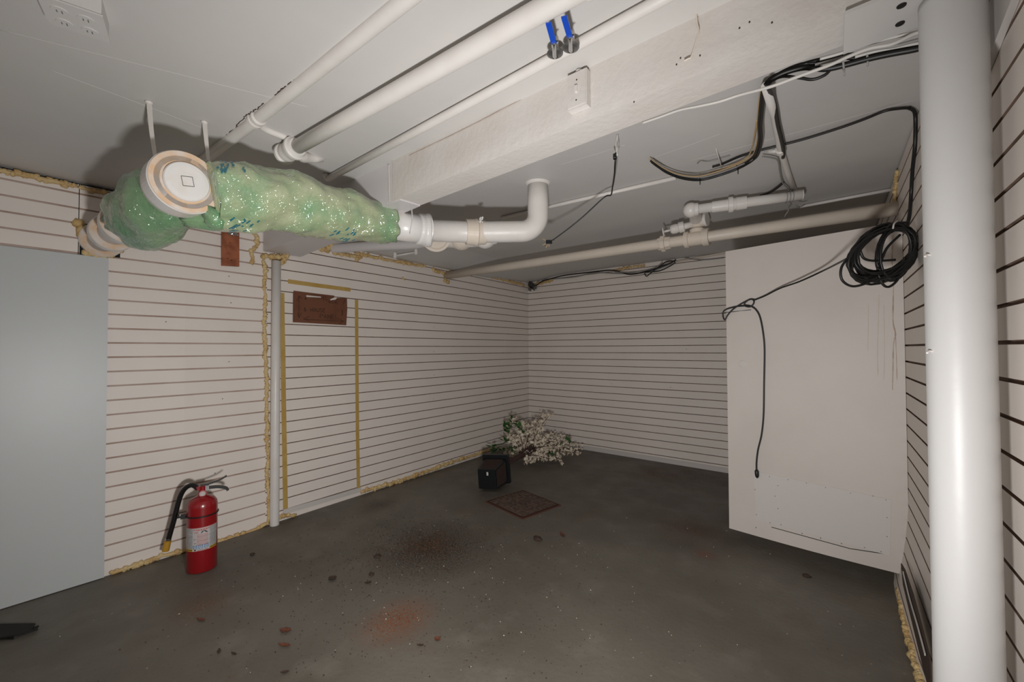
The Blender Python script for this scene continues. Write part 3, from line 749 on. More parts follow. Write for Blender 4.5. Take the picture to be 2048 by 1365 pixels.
# ================================================================== drain: wrapped duct, PVC, elbow
DR = thing('drain_pipe', 'large white plastic drain with green plastic wrapping, hung below the ceiling from the left wall', 'pipe', D(600, 412, 1.745))
wallp = onL(203, 482, .0); capc = D(374, 364, 1.385)
ax = (capc-wallp).normalized()
m = MB(); m.tube([wallp-ax*.0, wallp+ax*.35, capc-ax*.02], .060, 32); build('wall_pipe', m, GREYPIPE, DR)
def ring(mb, t, r, wd, mi_rim=1):
    c = wallp+ax*t
    mb.lathe(c, ax, [(0, r-.02), (0, r-.002), (.003, r), (wd-.003, r), (wd, r-.002)], 44, mi=0)
    mb.lathe(c+ax*(wd-.0005), ax, [(0, r-.002), (.002, r-.003), (.002, .061)], 44, mi=mi_rim)
def onAX(x_):
    lo, hi = 0.0, 1.3
    for _ in range(40):
        mi = (lo+hi)/2
        if px(wallp+ax*mi)[0] < x_: lo = mi
        else: hi = mi
    return lo
for nm, t, r, wd in (('wall_flange', .0, .088, .03), ('hub', onAX(228)-.05, .088, .05), ('hub', onAX(254)-.05, .090, .05)):
    mb = MB(); ring(mb, t, r, wd); build(nm, mb, [PVC, GLUE], DR)
# hub with clean-out plug facing the room
mb = MB(); c = capc
mb.lathe(c-ax*.13, ax, [(0, .085), (.02, .098), (.05, .103), (.118, .103), (.122, .100)], 56, mi=0)
mb.lathe(c-ax*.008, ax, [(0, .100), (.003, .100), (.003, .086), (-.002, .084), (-.002, .072), (.001, .070)], 56, mi=1)
hub = build('cleanout_hub', mb, [PVC, GLUE], DR)
mb = MB(); u, w_ = basis(ax); co = c+_R*.006
mb.lathe(c-ax*.01, ax, [(0, .064), (.012, .064), (.016, .061), (.017, .050), (.0165, .030)], 48)
cap = build('cleanout_plug', mb, PVC, DR)
rgt = (_R-ax*_R.dot(ax)).normalized(); upv = ax.cross(rgt).normalized(); upv = upv if upv.z > 0 else -upv
ca, sa = math.cos(.18), math.sin(.18); r1 = rgt*ca+upv*sa; u1 = upv*ca-rgt*sa
mb = MB(); f0 = c+ax*.0072
for s1, s2 in ((1, 1), (1, -1)):
    mb.box(f0+r1*.0155*s2, r1*.0007, u1*.0155, ax*.0012); mb.box(f0+u1*.0155*s2, u1*.0007, r1*.0155, ax*.0012)
build('square_outline', mb, STEEL, cap)
# straps from the ceiling
for i, (q0, q1, q2) in enumerate((((298, 203), (303, 262), (313, 332)), ((409, 243), (413, 285), (417, 322)))):
    a = onC(*q0, 0, False); Z0 = (a-V((0, 0, ZO))).dot(_F); mb = MB()
    P = smoothpath([a, D(*q1, Z0), D(*q2, Z0)], 6)
    for j, (p, q) in enumerate(zip(P[:-1], P[1:])): mb.bar(p+V((0, 0, .001)), q, .017-.0006*j, .003, upv=tuple(_F))
    mb.ball(a-V((0, 0, .004)), (.012, .012, .006), 10, 6)
    build('hanger_strap', mb, PIPE, DR)
# green wrapped section on the wall pipe (loose bag)
def wrap(name, path, rads, seedv, mats, amp=.012, squash=None, sag=0.0, endamp=.02):
    path = [V(p) for p in path]; n = len(path); NU = 72; mb = MB(); vs = []
    tan0 = None; u = None
    for i in range(n):
        t = (path[min(i+1, n-1)]-path[max(i-1, 0)]).normalized()
        if u is None: u = V((0, 0, 1))
        u = (u-t*u.dot(t)).normalized(); w2 = t.cross(u)
        for j in range(NU):
            a = 2*math.pi*j/NU; dr = u*math.cos(a)+w2*math.sin(a)
            base = path[i]+dr*rads[i]
            k = mnoise.noise(base*9+V((seedv, 0, 0)))*amp*1.6+mnoise.noise(base*28+V((0, seedv, 0)))*amp*.7+abs(mnoise.noise(base*V((60, 60, 60)).x+V((3, 1, seedv))))*amp*.35
            e = min(i, n-1-i)
            if e < 2: k += mnoise.noise(V((a*3, seedv, i)))*endamp
            low = max(0, -dr.z)
            vs.append(base+dr*k+V((0, 0, -sag*low*low*math.sin(math.pi*i/(n-1)))) + t*(mnoise.noise(V((math.cos(a)*2, math.sin(a)*2, seedv)))*.02 if e == 0 else 0))
    fs = []; ms = []
    for i in range(n-1):
        for j in range(NU):
            l = (j+1) % NU; fs.append((i*NU+j, i*NU+l, (i+1)*NU+l, (i+1)*NU+j))
    mb.add(vs, fs, 0, True)
    mb.f.append(list(range(NU))[::-1]); mb.m.append(0); mb.s.append(False)
    mb.f.append([(n-1)*NU+j for j in range(NU)]); mb.m.append(0); mb.s.append(False)
    return mb, n, NU
a0 = wallp+ax*onAX(270); a1 = capc-ax*.10
pth = [a0.lerp(a1, i/26)+V((0, 0, -.012*math.sin(math.pi*i/26))) for i in range(27)]
rr = [.080+.040*math.sin(math.pi*min(1, i/26*1.05+.06))**.7 for i in range(27)]
mb, n_, NU = wrap('w', pth, rr, 4.2, None, amp=.012, sag=.04)
build('loose_green_bag', mb, FILMD, DR)
# small tuck of bag under the clean-out hub
cc = [capc-ax*.12+V((.0, .03, -.10)), capc-ax*.04+V((0, .10, -.105)), D(425, 432, 1.46), D(450, 435, 1.52)]
cc = smoothpath(cc, 5); mb, _, _ = wrap('t', cc, [.022+.012*math.sin(math.pi*i/(len(cc)-1)) for i in range(len(cc))], 9.1, None, amp=.006, endamp=.008)
build('bag_tail', mb, FILMD, DR)
# long wrapped run to the right
ctr = [D(418, 390, 1.47), D(460, 394, 1.52), D(530, 400, 1.63), D(600, 411, 1.745), D(660, 426, 1.85), D(720, 438, 1.96), D(782, 450, 2.07)]
pth = smoothpath(ctr, 9); n = len(pth)
def rad(i):
    x = i/(n-1)
    ks = [(0, .115), (.08, .122), (.3, .128), (.5, .128), (.58, .118), (.66, .122), (.8, .112), (.93, .098), (1, .082)]
    for (p, q), (p2, q2) in zip(ks[:-1], ks[1:]):
        if x <= p2: return q+(q2-q)*(x-p)/(p2-p)
    return .08
rr = [rad(i)*.97 for i in range(n)]
mb, n_, NU = wrap('g', pth, rr, 1.7, None, amp=.012, endamp=.02)
# blue print patches: pick faces whose projection falls in the printed zones
green = build('green_wrapping', mb, FILM, DR)
# blue printing, as small marks lying on the film near the top and along the underside
def surf_(i_t, ang, off=.004):
    i = int(i_t*(n_-1)); p = mb.v[i*NU+int((ang % (2*math.pi))/(2*math.pi)*NU) % NU]; return p+(p-pth[i]).normalized()*off
bm_ = MB(); R2 = random.Random(5)
tdir = (pth[-1]-pth[0]).normalized()
best = {}
for idx, p in enumerate(mb.v[:n_*NU]):
    x_, y_ = px(p); nr = (p-pth[idx//NU]); facing = nr.normalized().dot((V((0, 0, ZO))-p).normalized())
    if facing < .15: continue
    zone = (440 < x_ < 495 and y_ < 348) or (460 < x_ < 518 and 436 < y_ < 462) or (660 < x_ < 712 and 458 < y_ < 484) or (430 < x_ < 450 and 335 < y_ < 350)
    if zone and R2.random() < .30:
        q = p+nr.normalized()*.002; t = (pth[min(idx//NU+1, n_-1)]-pth[max(idx//NU-1, 0)]).normalized(); s_ = nr.normalized().cross(t)
        bm_.box(q, (t*.6+s_)*R2.uniform(.003, .012)*.8, (t-s_*.5)*.0022, nr.normalized()*.0006)
build('blue_print', bm_, FILMB, green)
# white PVC beyond the wrap: run, flared coupling, smaller pipe, hub, elbow to the ceiling
p1 = D(782, 450, 2.07); p2 = D(852, 461, 2.19); p3 = D(945, 465, 2.25); el = D(1076, 463, 2.28)
topc = V((el.x, el.y, ceil_z(el.x, el.y)))
m = MB(); m.tube([p1, p1.lerp(p2, .5), p2], [.070, .072, .074], 32); build('white_run', m, PVC, DR)
dA = (p2-p1).normalized(); m = MB()
m.lathe(p2-dA*.055, dA, [(0, .074), (.01, .080), (.05, .083), (.055, .086)], 36); dB = (p3-p2).normalized()
m.lathe(p2+dB*.0, dB, [(0, .086), (.01, .087), (.022, .085), (.028, .078), (.034, .06)], 36); build('reducer', m, PVC, DR)
m = MB(); P = [p2+dB*.02, p3, p3.lerp(el, .45)]
dC = (el-p3).normalized(); vup = V((0, 0, 1)); rad_e = .09
for i in range(0, 9):
    t = i/8*math.pi/2; P.append(el-dC*rad_e+dC*rad_e*math.sin(t)+vup*rad_e*(1-math.cos(t)))
P += [el+vup*.15, topc-vup*.0]
m.tube(P, .0565, 32, cap=True); build('elbow_pipe', m, PIPE, DR)
m = MB(); m.lathe(p3-dB*.035, dB, [(0, .057), (.0, .068), (.045, .070), (.045, .072), (.058, .073), (.062, .071), (.066, .066), (.105, .063), (.112, .057)], 36); build('hub', m, PIPE_Y, DR)
m = MB(); m.lathe(topc-vup*.012, vup, [(0, .058), (.005, .064), (.012, .070)], 32); build('ceiling_collar', m, PIPE, DR)
m = MB(); q = D(962, 441, 2.2)
for i in range(16): m.ball(q+V((R2.uniform(-.014, .014), R2.uniform(-.014, .014), R2.uniform(-.010, .012))), R2.uniform(.003, .007), 6, 4)
build('sealant_lump', m, PVC, DR)
m = MB(); a = D(823, 415, 2.12); m.tube([a+V((0, 0, .05)), a+V((0, 0, .0)), D(825, 440, 2.05), D(820, 470, 2.04)], [.008, .004, .003, .002], 8); build('paint_drip', m, PVC, DR)

# fittings hanging behind the drain
FT = thing('drain_fittings', 'row of white drain fittings showing below the elbowed drain pipe', 'pipe fitting', D(872, 480, 2.52))
m = MB(); c = D(872, 474, 2.52); axv = (V((0, 0, ZO))-c).normalized()
m.lathe(c-axv*.03, axv, [(0, .07), (0, .088), (.02, .090), (.026, .090), (.028, .086), (.026, .076), (.02, .068), (.012, .03)], 40); build('open_hub', m, [PIPE_Y], FT)
m = MB(); m.tube(smoothpath([D(895, 478, 2.6), D(925, 478, 2.55), D(968, 474, 2.5), D(990, 470, 2.5)], 6), .055, 24); build('pipe', m, PIPE, FT)
m = MB(); c = D(925, 474, 2.54); m.lathe(c, (el-c).cross(V((0, 0, 1))).cross(V((0, 0, 1)))*-1, [(-.04, .05), (-.04, .074), (-.02, .080), (.0, .080), (.02, .074), (.04, .062)], 30); build('coupling', m, PIPE_Y, FT)
m = MB(); m.ball(D(970, 473, 2.5), (.07, .07, .074), 20, 12); build('end_elbow', m, PIPE, FT)

# thin grey pipe from the wall to those fittings
g0 = onL(664, 497, .0); g1 = D(835, 488, 2.98)
GP = thing('grey_pipe', 'thin grey-white pipe running from the orange foam on the left wall under the green duct', 'pipe', g0)
m = MB(); m.tube(smoothpath([g0-V((.03, 0, 0)), g0.lerp(g1, .5), g1, D(850, 480, 2.9), D(868, 470, 2.7)], 6), .034, 20); build('pipe', m, GREYPIPE, GP)
BR = thing('pipe_bridge', 'small white pipe with two stub elbows on the ceiling right below the thin grey pipe', 'pipe', onC(812, 512, .02))
q0, q1 = onC(790, 512, .03), onC(832, 505, .03); m = MB(); m.tube([q0, q1], .009, 10); build('pipe', m, PIPE, BR)
for q in (q0, q1):
    m = MB(); m.tube([q-V((0, 0, .014)), q+V((0, 0, .02)), V((q.x, q.y, ceil_z(q.x, q.y)))], .015, 12); m.ball(q-V((0, 0, .006)), .017, 12, 8); build('stub_elbow', m, PIPE, BR)

# ================================================================== long cream pipe and valve tree
L0 = onL(892, 552, 0); R0 = onR(1796, 417, 0)
LP = thing('long_pipe', 'long cream pipe crossing the room below the ceiling from left wall to right wall', 'pipe', L0)
m = MB(); m.tube([L0, L0.lerp(R0, .33), L0.lerp(R0, .66), R0], .036, 24); build('pipe', m, PIPE_Y, LP)
ld = (R0-L0).normalized()
def onLP(x):      # point on the pipe axis under image column x
    lo, hi = 0, 1
    for _ in range(40):
        mi = (lo+hi)/2
        if px(L0.lerp(R0, mi))[0] < x: lo = mi
        else: hi = mi
    return L0.lerp(R0, lo)
c1 = onLP(1330); m = MB(); m.lathe(c1-ld*.045, ld, [(0, .037), (.0, .043), (.022, .046), (.024, .058), (.05, .058), (.052, .046), (.085, .043), (.085, .037)], 8); build('union', m, PIPE_Y, LP)
c2 = onLP(1394); m = MB(); m.lathe(c2-ld*.075, ld, [(0, .037), (.0, .054), (.025, .054), (.028, .046), (.11, .046), (.113, .056), (.15, .056), (.15, .037)], 28); build('tee', m, PIPE_Y, LP)
# riser and cluster
zr = ceil_z(c2.x, 3)-.075
m = MB(); m.tube([c2, V((c2.x, c2.y, zr-.01))], .030, 20); m.lathe(V((c2.x, c2.y, c2.z+.035)), (0, 0, 1), [(0, .044), (.022, .046), (.03, .036)], 24); 
m.lathe(V((c2.x, c2.y, zr-.045)), (0, 0, 1), [(0, .036), (.01, .043), (.03, .043)], 24); build('riser', m, PIPE_Y, LP)
UP0 = onZ(1385, 420, ZO+.835); UP1 = onZ(1604, 390, ZO+.845); ud = (UP1-UP0).normalized()
m = MB(); tp = V((c2.x, c2.y, zr)); m.tube(smoothpath([tp, (tp+UP0)/2+V((0, 0, .01)), UP0], 6), .038, 18); m.ball(UP0-ud*.01, .044, 20, 12); m.ball(tp, .046, 20, 12); m.lathe(tp+V((.03, 0, 0)), V((1, -.1, 0)), [(0, .04), (.02, .046), (.035, .046), (.035, .03)], 20); build('elbow_cluster', m, PIPE, LP)
m = MB(); m.tube([UP0, UP0.lerp(UP1, .5), UP1], .0275, 20); 
upipe = build('upper_pipe', m, PIPE, LP)
m = MB(); m.lathe(UP0-ud*.02, ud, [(0, .034), (.0, .040), (.05, .036), (.055, .029)], 20); build('collar', m, PIPE, upipe)
cU = UP0.lerp(UP1, .37); m = MB(); m.lathe(cU-ud*.05, ud, [(-.05, .028), (-.05, .032), (.035, .033), (.037, .044), (.06, .044), (.062, .036), (.075, .034), (.077, .037), (.13, .036), (.13, .028)], 24); build('union', m, PIPE, upipe)
m = MB(); m.lathe(UP1-ud*.0, ud, [(0, .0275), (.004, .0275)], 20, mi=0); m.lathe(UP1+ud*.0045, ud, [(0, .024), (.0008, .024)], 20, mi=1); build('open_end', m, [PIPE, DARK], upipe)
v1 = onZ(1327, 464, ZO+.79); v2 = D(1385, 449, (tp-V((0, 0, ZO))).dot(_F)); vd = (v2-v1).normalized()
VA = thing('shutoff_valve', 'small white valve on a stub pipe beside the riser of the long cream pipe', 'valve', v1)
m = MB(); m.tube([v1+vd*.08, v2], .021, 16); m.lathe(v1+vd*.045, vd, [(0, .022), (.01, .030), (.035, .032), (.05, .028), (.055, .036), (.085, .036), (.09, .026)], 16); build('valve_body', m, PIPE, VA)
m = MB(); m.tube([v1+vd*.045, v1], .008, 8); build('stem', m, PIPE, VA)
u, w_ = basis(vd); m = MB(); m.tube([v1+(u*math.cos(t)+w_*math.sin(t))*.027 for t in [2*math.pi*i/20 for i in range(20)]], .0045, 8, closed=True)
m.bar(v1-u*.027, v1+u*.027, .006, .006); m.bar(v1-w_*.027, v1+w_*.027, .006, .006); build('handwheel', m, PIPE, VA)
# hangers and wires on the upper pipe
m = MB()
for k, x_ in enumerate((1575, 1581, 1587)):
    q = UP0.lerp(UP1, (x_-1385)/219.); pts = [q+(V((0, 0, 1))*math.cos(t)+ud.cross(V((0, 0, 1)))*math.sin(t))*.030 for t in [2*math.pi*i/16 for i in range(16)]]
    m.tube(pts, .0022, 6, closed=True)
q = UP0.lerp(UP1, .89); m.tube(smoothpath([q, D(1572, 405, 2.42), D(1577, 420, 2.42), D(1570, 432, 2.44), D(1572, 440, 2.5)], 5), .003, 6)
m.tube(smoothpath([q, D(1580, 400, 2.4), D(1590, 410, 2.4), D(1600, 414, 2.44), D(1610, 409, 2.46)], 5), .003, 6)
o = build('tie_wire', m, WIREG); tag(o, 'thin wire ties looped round the open end of the upper pipe', 'wire')

# surface conduits
a, c_ = onC(1003, 436, .012), onC(1352, 356, .012); m = MB(); m.tube([a, a.lerp(c_, .5), c_], .011, 12)
tag(build('ceiling_conduit', m, PIPE), 'thin white conduit on the ceiling passing behind the vertical drain elbow', 'pipe')
a, c_ = onC(1600, 414, .012), onC(1790, 378, .012); m = MB(); m.tube([a, a.lerp(c_, .5), c_], .009, 12); 
tag(build('ceiling_conduit', m, PIPE), 'thin painted conduit and box on the ceiling near the top of the door', 'pipe')
P = [onZ(1531, 172, ZO+.86), onC(1548, 230, .018), onC(1561, 300, .018), onC(1575, 345, .018), onC(1590, 388, .03)]
CT = thing('ceiling_conduit', 'white conduit carrying the black cables straight back from the beam', 'pipe', P[2])
m = MB(); m.tube(P, .0135, 14); build('pipe', m, PIPE, CT)
m = MB(); d_ = (P[3]-P[2]).normalized(); m.lathe(P[2]-d_*.01, d_, [(0, .015), (.002, .021), (.03, .021), (.032, .015)], 14); m.tube([P[2]+d_*.01, P[2]+d_*.01-V((.05, .0, -.01))], .009, 10); build('tee', m, PIPE, CT)
# back wall conduit + cables
a, c_ = onB(1320, 529, .02), onB(1450, 506, .02); m = MB(); m.tube([a, c_, V((.2, c_.y, c_.z))], .010, 10)
tag(build('wall_conduit', m, PIPE_Y), 'thin cream conduit along the top of the back wall', 'pipe')
def cable(name, label, pts, r, mt, group=None, k=6, seg=8, cat='cable'):
    m = MB(); m.tube(smoothpath(pts, k), r, seg); o = build(name, m, mt); tag(o, label, cat, group); return o
G = 'cables along the top of the back wall'
cable('cable', 'grey cable sagging along the top of the back wall, lowest of the loose ones', [onB(q[0], q[1]+6, .02) for q in ((1070, 566), (1080, 555), (1110, 552), (1150, 548), (1190, 540), (1230, 541), (1270, 541), (1300, 538), (1330, 527), (1350, 519))], .007, WIREG, G)
cable('cable', 'black cable running from the corner plug along the back wall ceiling edge', [onB(q[0], q[1]+8, .03) for q in ((1066, 568), (1085, 555), (1105, 549), (1130, 543), (1180, 537), (1225, 533), (1260, 541), (1300, 533), (1335, 521), (1352, 512))], .007, BLACK, G)
cable('cable', 'thin grey cable rising from the back wall to the union on the long pipe', [onB(q[0], q[1]+8, .04) for q in ((1230, 536), (1260, 537), (1300, 531), (1322, 520), (1327, 508), (1350, 505), (1400, 512), (1447, 508))], .005, WIREG, G)
cable('cable', 'thin looped cable knot under the union of the long pipe', [onB(q[0], q[1]+8, .05) for q in ((1290, 537), (1320, 534), (1350, 518), (1335, 515), (1315, 528), (1300, 540), (1293, 545), (1289, 539))], .005, BLACK, G)
PLG = thing('corner_plug', 'dark cable connector hanging in the far corner under the foam', 'connector', onB(1062, 574, .04))
m = MB(); c = onB(1064, 572, .05); m.box(c, V((.035, .02, -.03)), V((.012, -.02, .01)), V((.012, .0, .022))); build('body', m, BLACKP, PLG)
m = MB(); m.box(c+V((-.035, .0, -.045)), V((.016, 0, -.008)), V((0, .012, 0)), V((.005, 0, .016))); m.box(c+V((.05, 0, -.03)), V((.016, 0, .005)), V((0, .012, 0)), V((.0, 0, .018))); build('tab', m, STEEL, PLG)

# ---- black cable bundle behind the beam, turning back along the conduit
GB = 'cables bundled behind the beam'
bb = lambda x, y: onY(x, y, 1.335)
bl = [(1850, 93), (1828, 99), (1780, 108), (1735, 118), (1690, 130), (1650, 138)]
cable('cable', 'thickest black cable behind the beam, nearest the thick post', [bb(*q) for q in bl+[(1610, 135), (1570, 145), (1545, 158), (1532, 172)]], .0075, BLACK, GB)
cable('cable', 'second black cable behind the beam, arching above the others', [bb(*q) for q in [(1850, 88), (1828, 94), (1780, 103), (1720, 116), (1680, 115), (1640, 125), (1600, 130), (1560, 147), (1532, 168)]], .0055, BLACK, GB)
cable('cable', 'black cable that sags below the beam bundle left of the thick post', [bb(*q) for q in [(1700, 128), (1668, 134), (1650, 150), (1625, 159), (1600, 156), (1565, 153), (1540, 164)]], .004, BLACK, GB)
cable('cable', 'black cable hugging the lower rear edge of the beam', [bb(*q) for q in [(1720, 108), (1690, 112), (1650, 118), (1610, 128), (1575, 142), (1545, 155), (1530, 170)]], .006, BLACK, GB)
cable('cable', 'upper white cable behind the beam by the thick post', [onY(x, y, 1.31) for x, y in [(1850, 60), (1828, 66), (1780, 76), (1730, 90), (1680, 107), (1640, 118)]], .004, WIREW, GB)
cable('cable', 'grey cable between the white ones behind the beam', [onY(x, y, 1.32) for x, y in [(1850, 76), (1828, 82), (1790, 92), (1750, 98), (1700, 110), (1660, 122), (1630, 130)]], .004, WIREG, GB)
cable('cable', 'thin white cable fanning into the bundle beside the thick post', [onY(x, y, 1.325) for x, y in [(1850, 84), (1828, 88), (1790, 95), (1750, 103), (1710, 114)]], .0035, WIREW, GB)
cable('cable', 'long white twisted cable slanting along the beam underside', [onY(x, y, 1.30 if x > 1500 else 1.315) for x, y in [(1850, 62), (1828, 68), (1785, 88), (1740, 97), (1700, 112), (1660, 130), (1600, 152), (1540, 174), (1480, 190), (1440, 203), (1400, 212), (1360, 220), (1320, 234), (1285, 246)]], .0042, WIREW, GB)
GV = 'cables hanging from the beam to the ceiling loop'
cc = lambda x, y, off=.02: onC(x, y, off)
vt = [(1532, 168), (1527, 182), (1524, 205), (1522, 225), (1520, 250), (1521, 275), (1517, 298), (1508, 315)]
loop = [(1480, 332), (1440, 347), (1400, 357), (1365, 354), (1335, 343), (1315, 330), (1303, 321)]
def sagoff(x): return .02+.035*math.sin(math.pi*max(0, min(1, (x-1303)/(1508-1303.))))
def run(dx, dy): return [cc(x+dx, y+dy*.5, .03) for x, y in vt]+[cc(x+dx*.5, y+dy, sagoff(x)) for x, y in loop]
cable('cable', 'thick black cable of the sagging ceiling loop, lowest strand', run(2, 3), .0065, BLACK, GV)
cable('cable', 'second black strand of the sagging ceiling loop', run(-3, 1), .005, BLACK, GV)
cable('cable', 'tan cable strand lying on top of the sagging ceiling loop', run(-6, -4), .0024, WIREY, GV)
cable('cable', 'pale grey strand twisted into the sagging ceiling loop', run(5, -2), .003, WIREG, GV)
cable('cable', 'tan wire splitting off beside the ceiling loop', [cc(*q, .03) for q in ((1514, 240), (1510, 265), (1503, 300), (1490, 318), (1460, 332), (1420, 345))], .003, WIREY, GV)
m = MB()
for q, q2 in (((1400, 352), (1399, 366)), ((1478, 328), (1476, 343)), ((1762-60, 108), (1702, 124))):
    pass
for q, lb in (((1400, 357), 'black zip tie at the lowest point of the sagging ceiling cable loop'), ((1476, 335), 'black zip tie on the right half of the sagging ceiling cable loop')):
    m = MB(); p = cc(*q, sagoff(q[0])); m.lathe(p-V((.006, 0, 0)), (1, 0, .1), [(0, .012), (.005, .012)], 10); m.tube([p, p-V((0, 0, .032))], .0025, 6)
    tag(build('cable_tie', m, BLACK), lb, 'cable tie', 'zip ties on the cables')
for x_, y_, lb in ((1735, 108, 'grey zip tie on the cables behind the beam, nearest the thick post'), (1688, 128, 'grey zip tie on the cables behind the beam, farther from the thick post')):
    m = MB(); p = bb(x_, y_); m.lathe(p-V((.004, 0, 0)), (1, 0, .1), [(0, .014), (.004, .014)], 10); m.tube([p, p-V((0, 0, .03))], .0025, 6)
    tag(build('cable_tie', m, WIREG), lb, 'cable tie', 'zip ties on the cables')
cable('cable', 'thick black cable bound to the right side of the white conduit', [onZ(1537, 172, ZO+.83)]+[cc(*q, .028) for q in ((1545, 195), (1551, 220), (1556, 250), (1562, 275), (1567, 300), (1566, 315))], .0085, BLACK, GV)
cable('cable', 'grey cable wound round the lower end of the white conduit', [cc(*q, .03) for q in ((1525, 313), (1545, 316), (1556, 322), (1560, 345), (1565, 365), (1578, 380), (1584, 392))], .0035, WIREG, GV)
cable('cable', 'short black cables curving down to the union of the upper pipe', [cc(*q, .02) for q in ((1566, 366), (1555, 375), (1540, 385), (1520, 392))], .007, BLACK, GV)
CRD = [cc(*q, .012) for q in ((1425, 334), (1445, 328), (1480, 313), (1520, 301), (1560, 291), (1610, 278), (1680, 256), (1730, 238), (1770, 222), (1800, 217), (1818, 216))]
# ---- black extension cord: along the ceiling, down the right wall, coil, knot, plug
CO = thing('extension_cord', 'black extension cord coiled in the upper corner beside the door, its plug end dangling', 'cord', D(1762, 510, 1.7))
m = MB(); dn_ = [cc(1828, 222, .015), onR(1831, 240, .012), onR(1830, 290, .012), onR(1825, 340, .012), D(1822, 390, 1.72), D(1819, 430, 1.69), D(1812, 460, 1.66)]
m.tube(smoothpath(CRD, 5), .0055, 8); build('ceiling_run', m, BLACK, CO)
m = MB(); m.tube(smoothpath([CRD[-1]]+dn_, 5), .0065, 8); build('wall_run', m, BLACK, CO)
m = MB(); R3 = random.Random(11)
cen = V((1765, 508)); pts = []
turns = 17
for i in range(turns*24):
    t = 2*math.pi*i/24; k = i//24; u_ = i/24
    f = .5+.5*math.sin(u_*1.37); a_ = 60+16*f; b2 = 38+13*(.5+.5*math.sin(u_*1.9+1)); th = -.48+.16*math.sin(u_*1.1)
    ox, oy = (1-f)*9, -(1-f)*5+4*math.sin(u_*2.1)
    x_ = a_*math.cos(t); y_ = b2*math.sin(t)
    X = cen.x+ox+x_*math.cos(th)-y_*math.sin(th); Y_ = cen.y+oy+x_*math.sin(th)+y_*math.cos(th)
    X = min(X, 1833-3*abs(math.sin(u_*2.7)))
    pts.append(D(X, Y_, 1.655+.030*math.sin(u_*1.9)+.010*math.cos(t+k)))
m.tube(pts, .0047, 8)
for pl in ([(1815, 445), (1780, 450), (1765, 480), (1757, 510), (1757, 526)], [(1800, 470), (1775, 495), (1764, 518), (1755, 540)], [(1720, 500), (1728, 517), (1750, 522), (1790, 520)], [(1700, 512), (1683, 535), (1684, 560), (1705, 573), (1735, 566), (1755, 553)],
           [(1755, 545), (1765, 568), (1778, 574), (1795, 560), (1804, 535), (1809, 515)], [(1698, 530), (1705, 550), (1730, 561), (1752, 556)]):
    m.tube(smoothpath([D(*q, 1.63) for q in pl], 6), .0047, 8)
pts = []
for i in range(6*24):
    t = 2*math.pi*i/24; u_ = i/24; X = 1790+(34+5*math.sin(u_*2))*math.cos(t); Y_ = 505+(50+6*math.sin(u_*1.3))*math.sin(t)-.35*(X-1790)
    pts.append(D(min(X, 1832-2*abs(math.sin(u_*3))), Y_, 1.64+.02*math.sin(u_*1.7)))
m.tube(pts, .0047, 8)
build('coil', m, BLACK, CO)
kz = .016
m = MB(); m.tube(smoothpath([D(1697, 516, 1.66), onD(1650, 540, .22), onD(1600, 563, .14), onD(1560, 577, .06), onD(1530, 592, .03), onD(1510, 600, kz)], 6), .0045, 8); build('slack_run', m, BLACK, CO)
m = MB(); m.tube(smoothpath([onD(*q, kz) for q in ((1510, 600), (1500, 599), (1490, 606), (1490, 612), (1500, 614), (1507, 608), (1507, 601), (1498, 600), (1470, 616), (1456, 630), (1450, 640), (1446, 632), (1449, 621), (1470, 614), (1490, 612))], 6), .0045, 8); build('knot', m, BLACK, CO)
m = MB(); m.tube(smoothpath([onD(*q, kz) for q in ((1490, 611), (1502, 613), (1512, 620), (1520, 635), (1526, 665), (1529, 700), (1528, 770), (1527, 830), (1523, 870), (1516, 900), (1513, 925), (1513, 942))], 6), .0045, 8); build('hanging_end', m, BLACK, CO)
m = MB(); a, c_ = onD(1513, 940, kz), onD(1514.5, 957, kz); m.tube([a, a.lerp(c_, .2), a.lerp(c_, .6), a.lerp(c_, .85), c_], [.006, .011, .011, .009, .003], 12); build('plug', m, BLACK, CO)
m = MB(); m.tube([onD(1440, 627, .01), onD(1475, 623, .008), onD(1502, 620, .003)], .002, 6); o = build('hook_wire', m, STEEL); tag(o, 'short steel wire hook holding the cord loop on the door edge', 'wire')
m = MB(); m.tube(smoothpath([D(1795, 442, 1.62), D(1788, 448, 1.6), D(1786, 458, 1.6)], 4), .003, 6); build('twist_tie', m, WIREW, CO)

# ---- hanging spliced wire
HW = thing('hanging_wire', 'thin black wire hanging from a string behind the beam, bare ends by the drain elbow', 'wire', D(1232, 315, 1.74))
zs_ = onC(1235, 268, 0); z0_ = (zs_-V((0, 0, ZO))).dot(_F)
m = MB(); m.tube(smoothpath([zs_, D(1232, 290, z0_), D(1235, 312, z0_)], 4), .0035, 6); m.tube(smoothpath([zs_, D(1236, 290, z0_), D(1233, 312, z0_)], 4), .0025, 6); build('string', m, WIREW, HW)
m = MB(); m.tube(smoothpath([D(1232, 305, z0_), D(1230, 330, z0_+.03), D(1229, 350, z0_+.1), D(1225, 375, z0_+.25), D(1222, 390, z0_+.35), D(1213, 392, z0_+.4), D(1200, 402, z0_+.42), D(1170, 430, z0_+.45), D(1140, 455, z0_+.48), D(1105, 481, z0_+.5)], 6), .0036, 8); build('wire', m, BLACK, HW)
m = MB(); p = D(1098, 484, z0_+.5); m.box(p, V((.014, .01, 0)), V((-.004, .006, .003)), V((0, 0, .010))); m.tube([D(1232, 308, z0_)-V((.006, 0, 0)), D(1230, 318, z0_)], .008, 8); build('connector', m, BLACKP, HW)
m = MB()
for q in ((1084, 478), (1085, 491), (1092, 496), (1098, 494)): m.tube([p, D(*q, z0_+.5)], .002, 5)
build('bare_end', m, WIREY, HW)

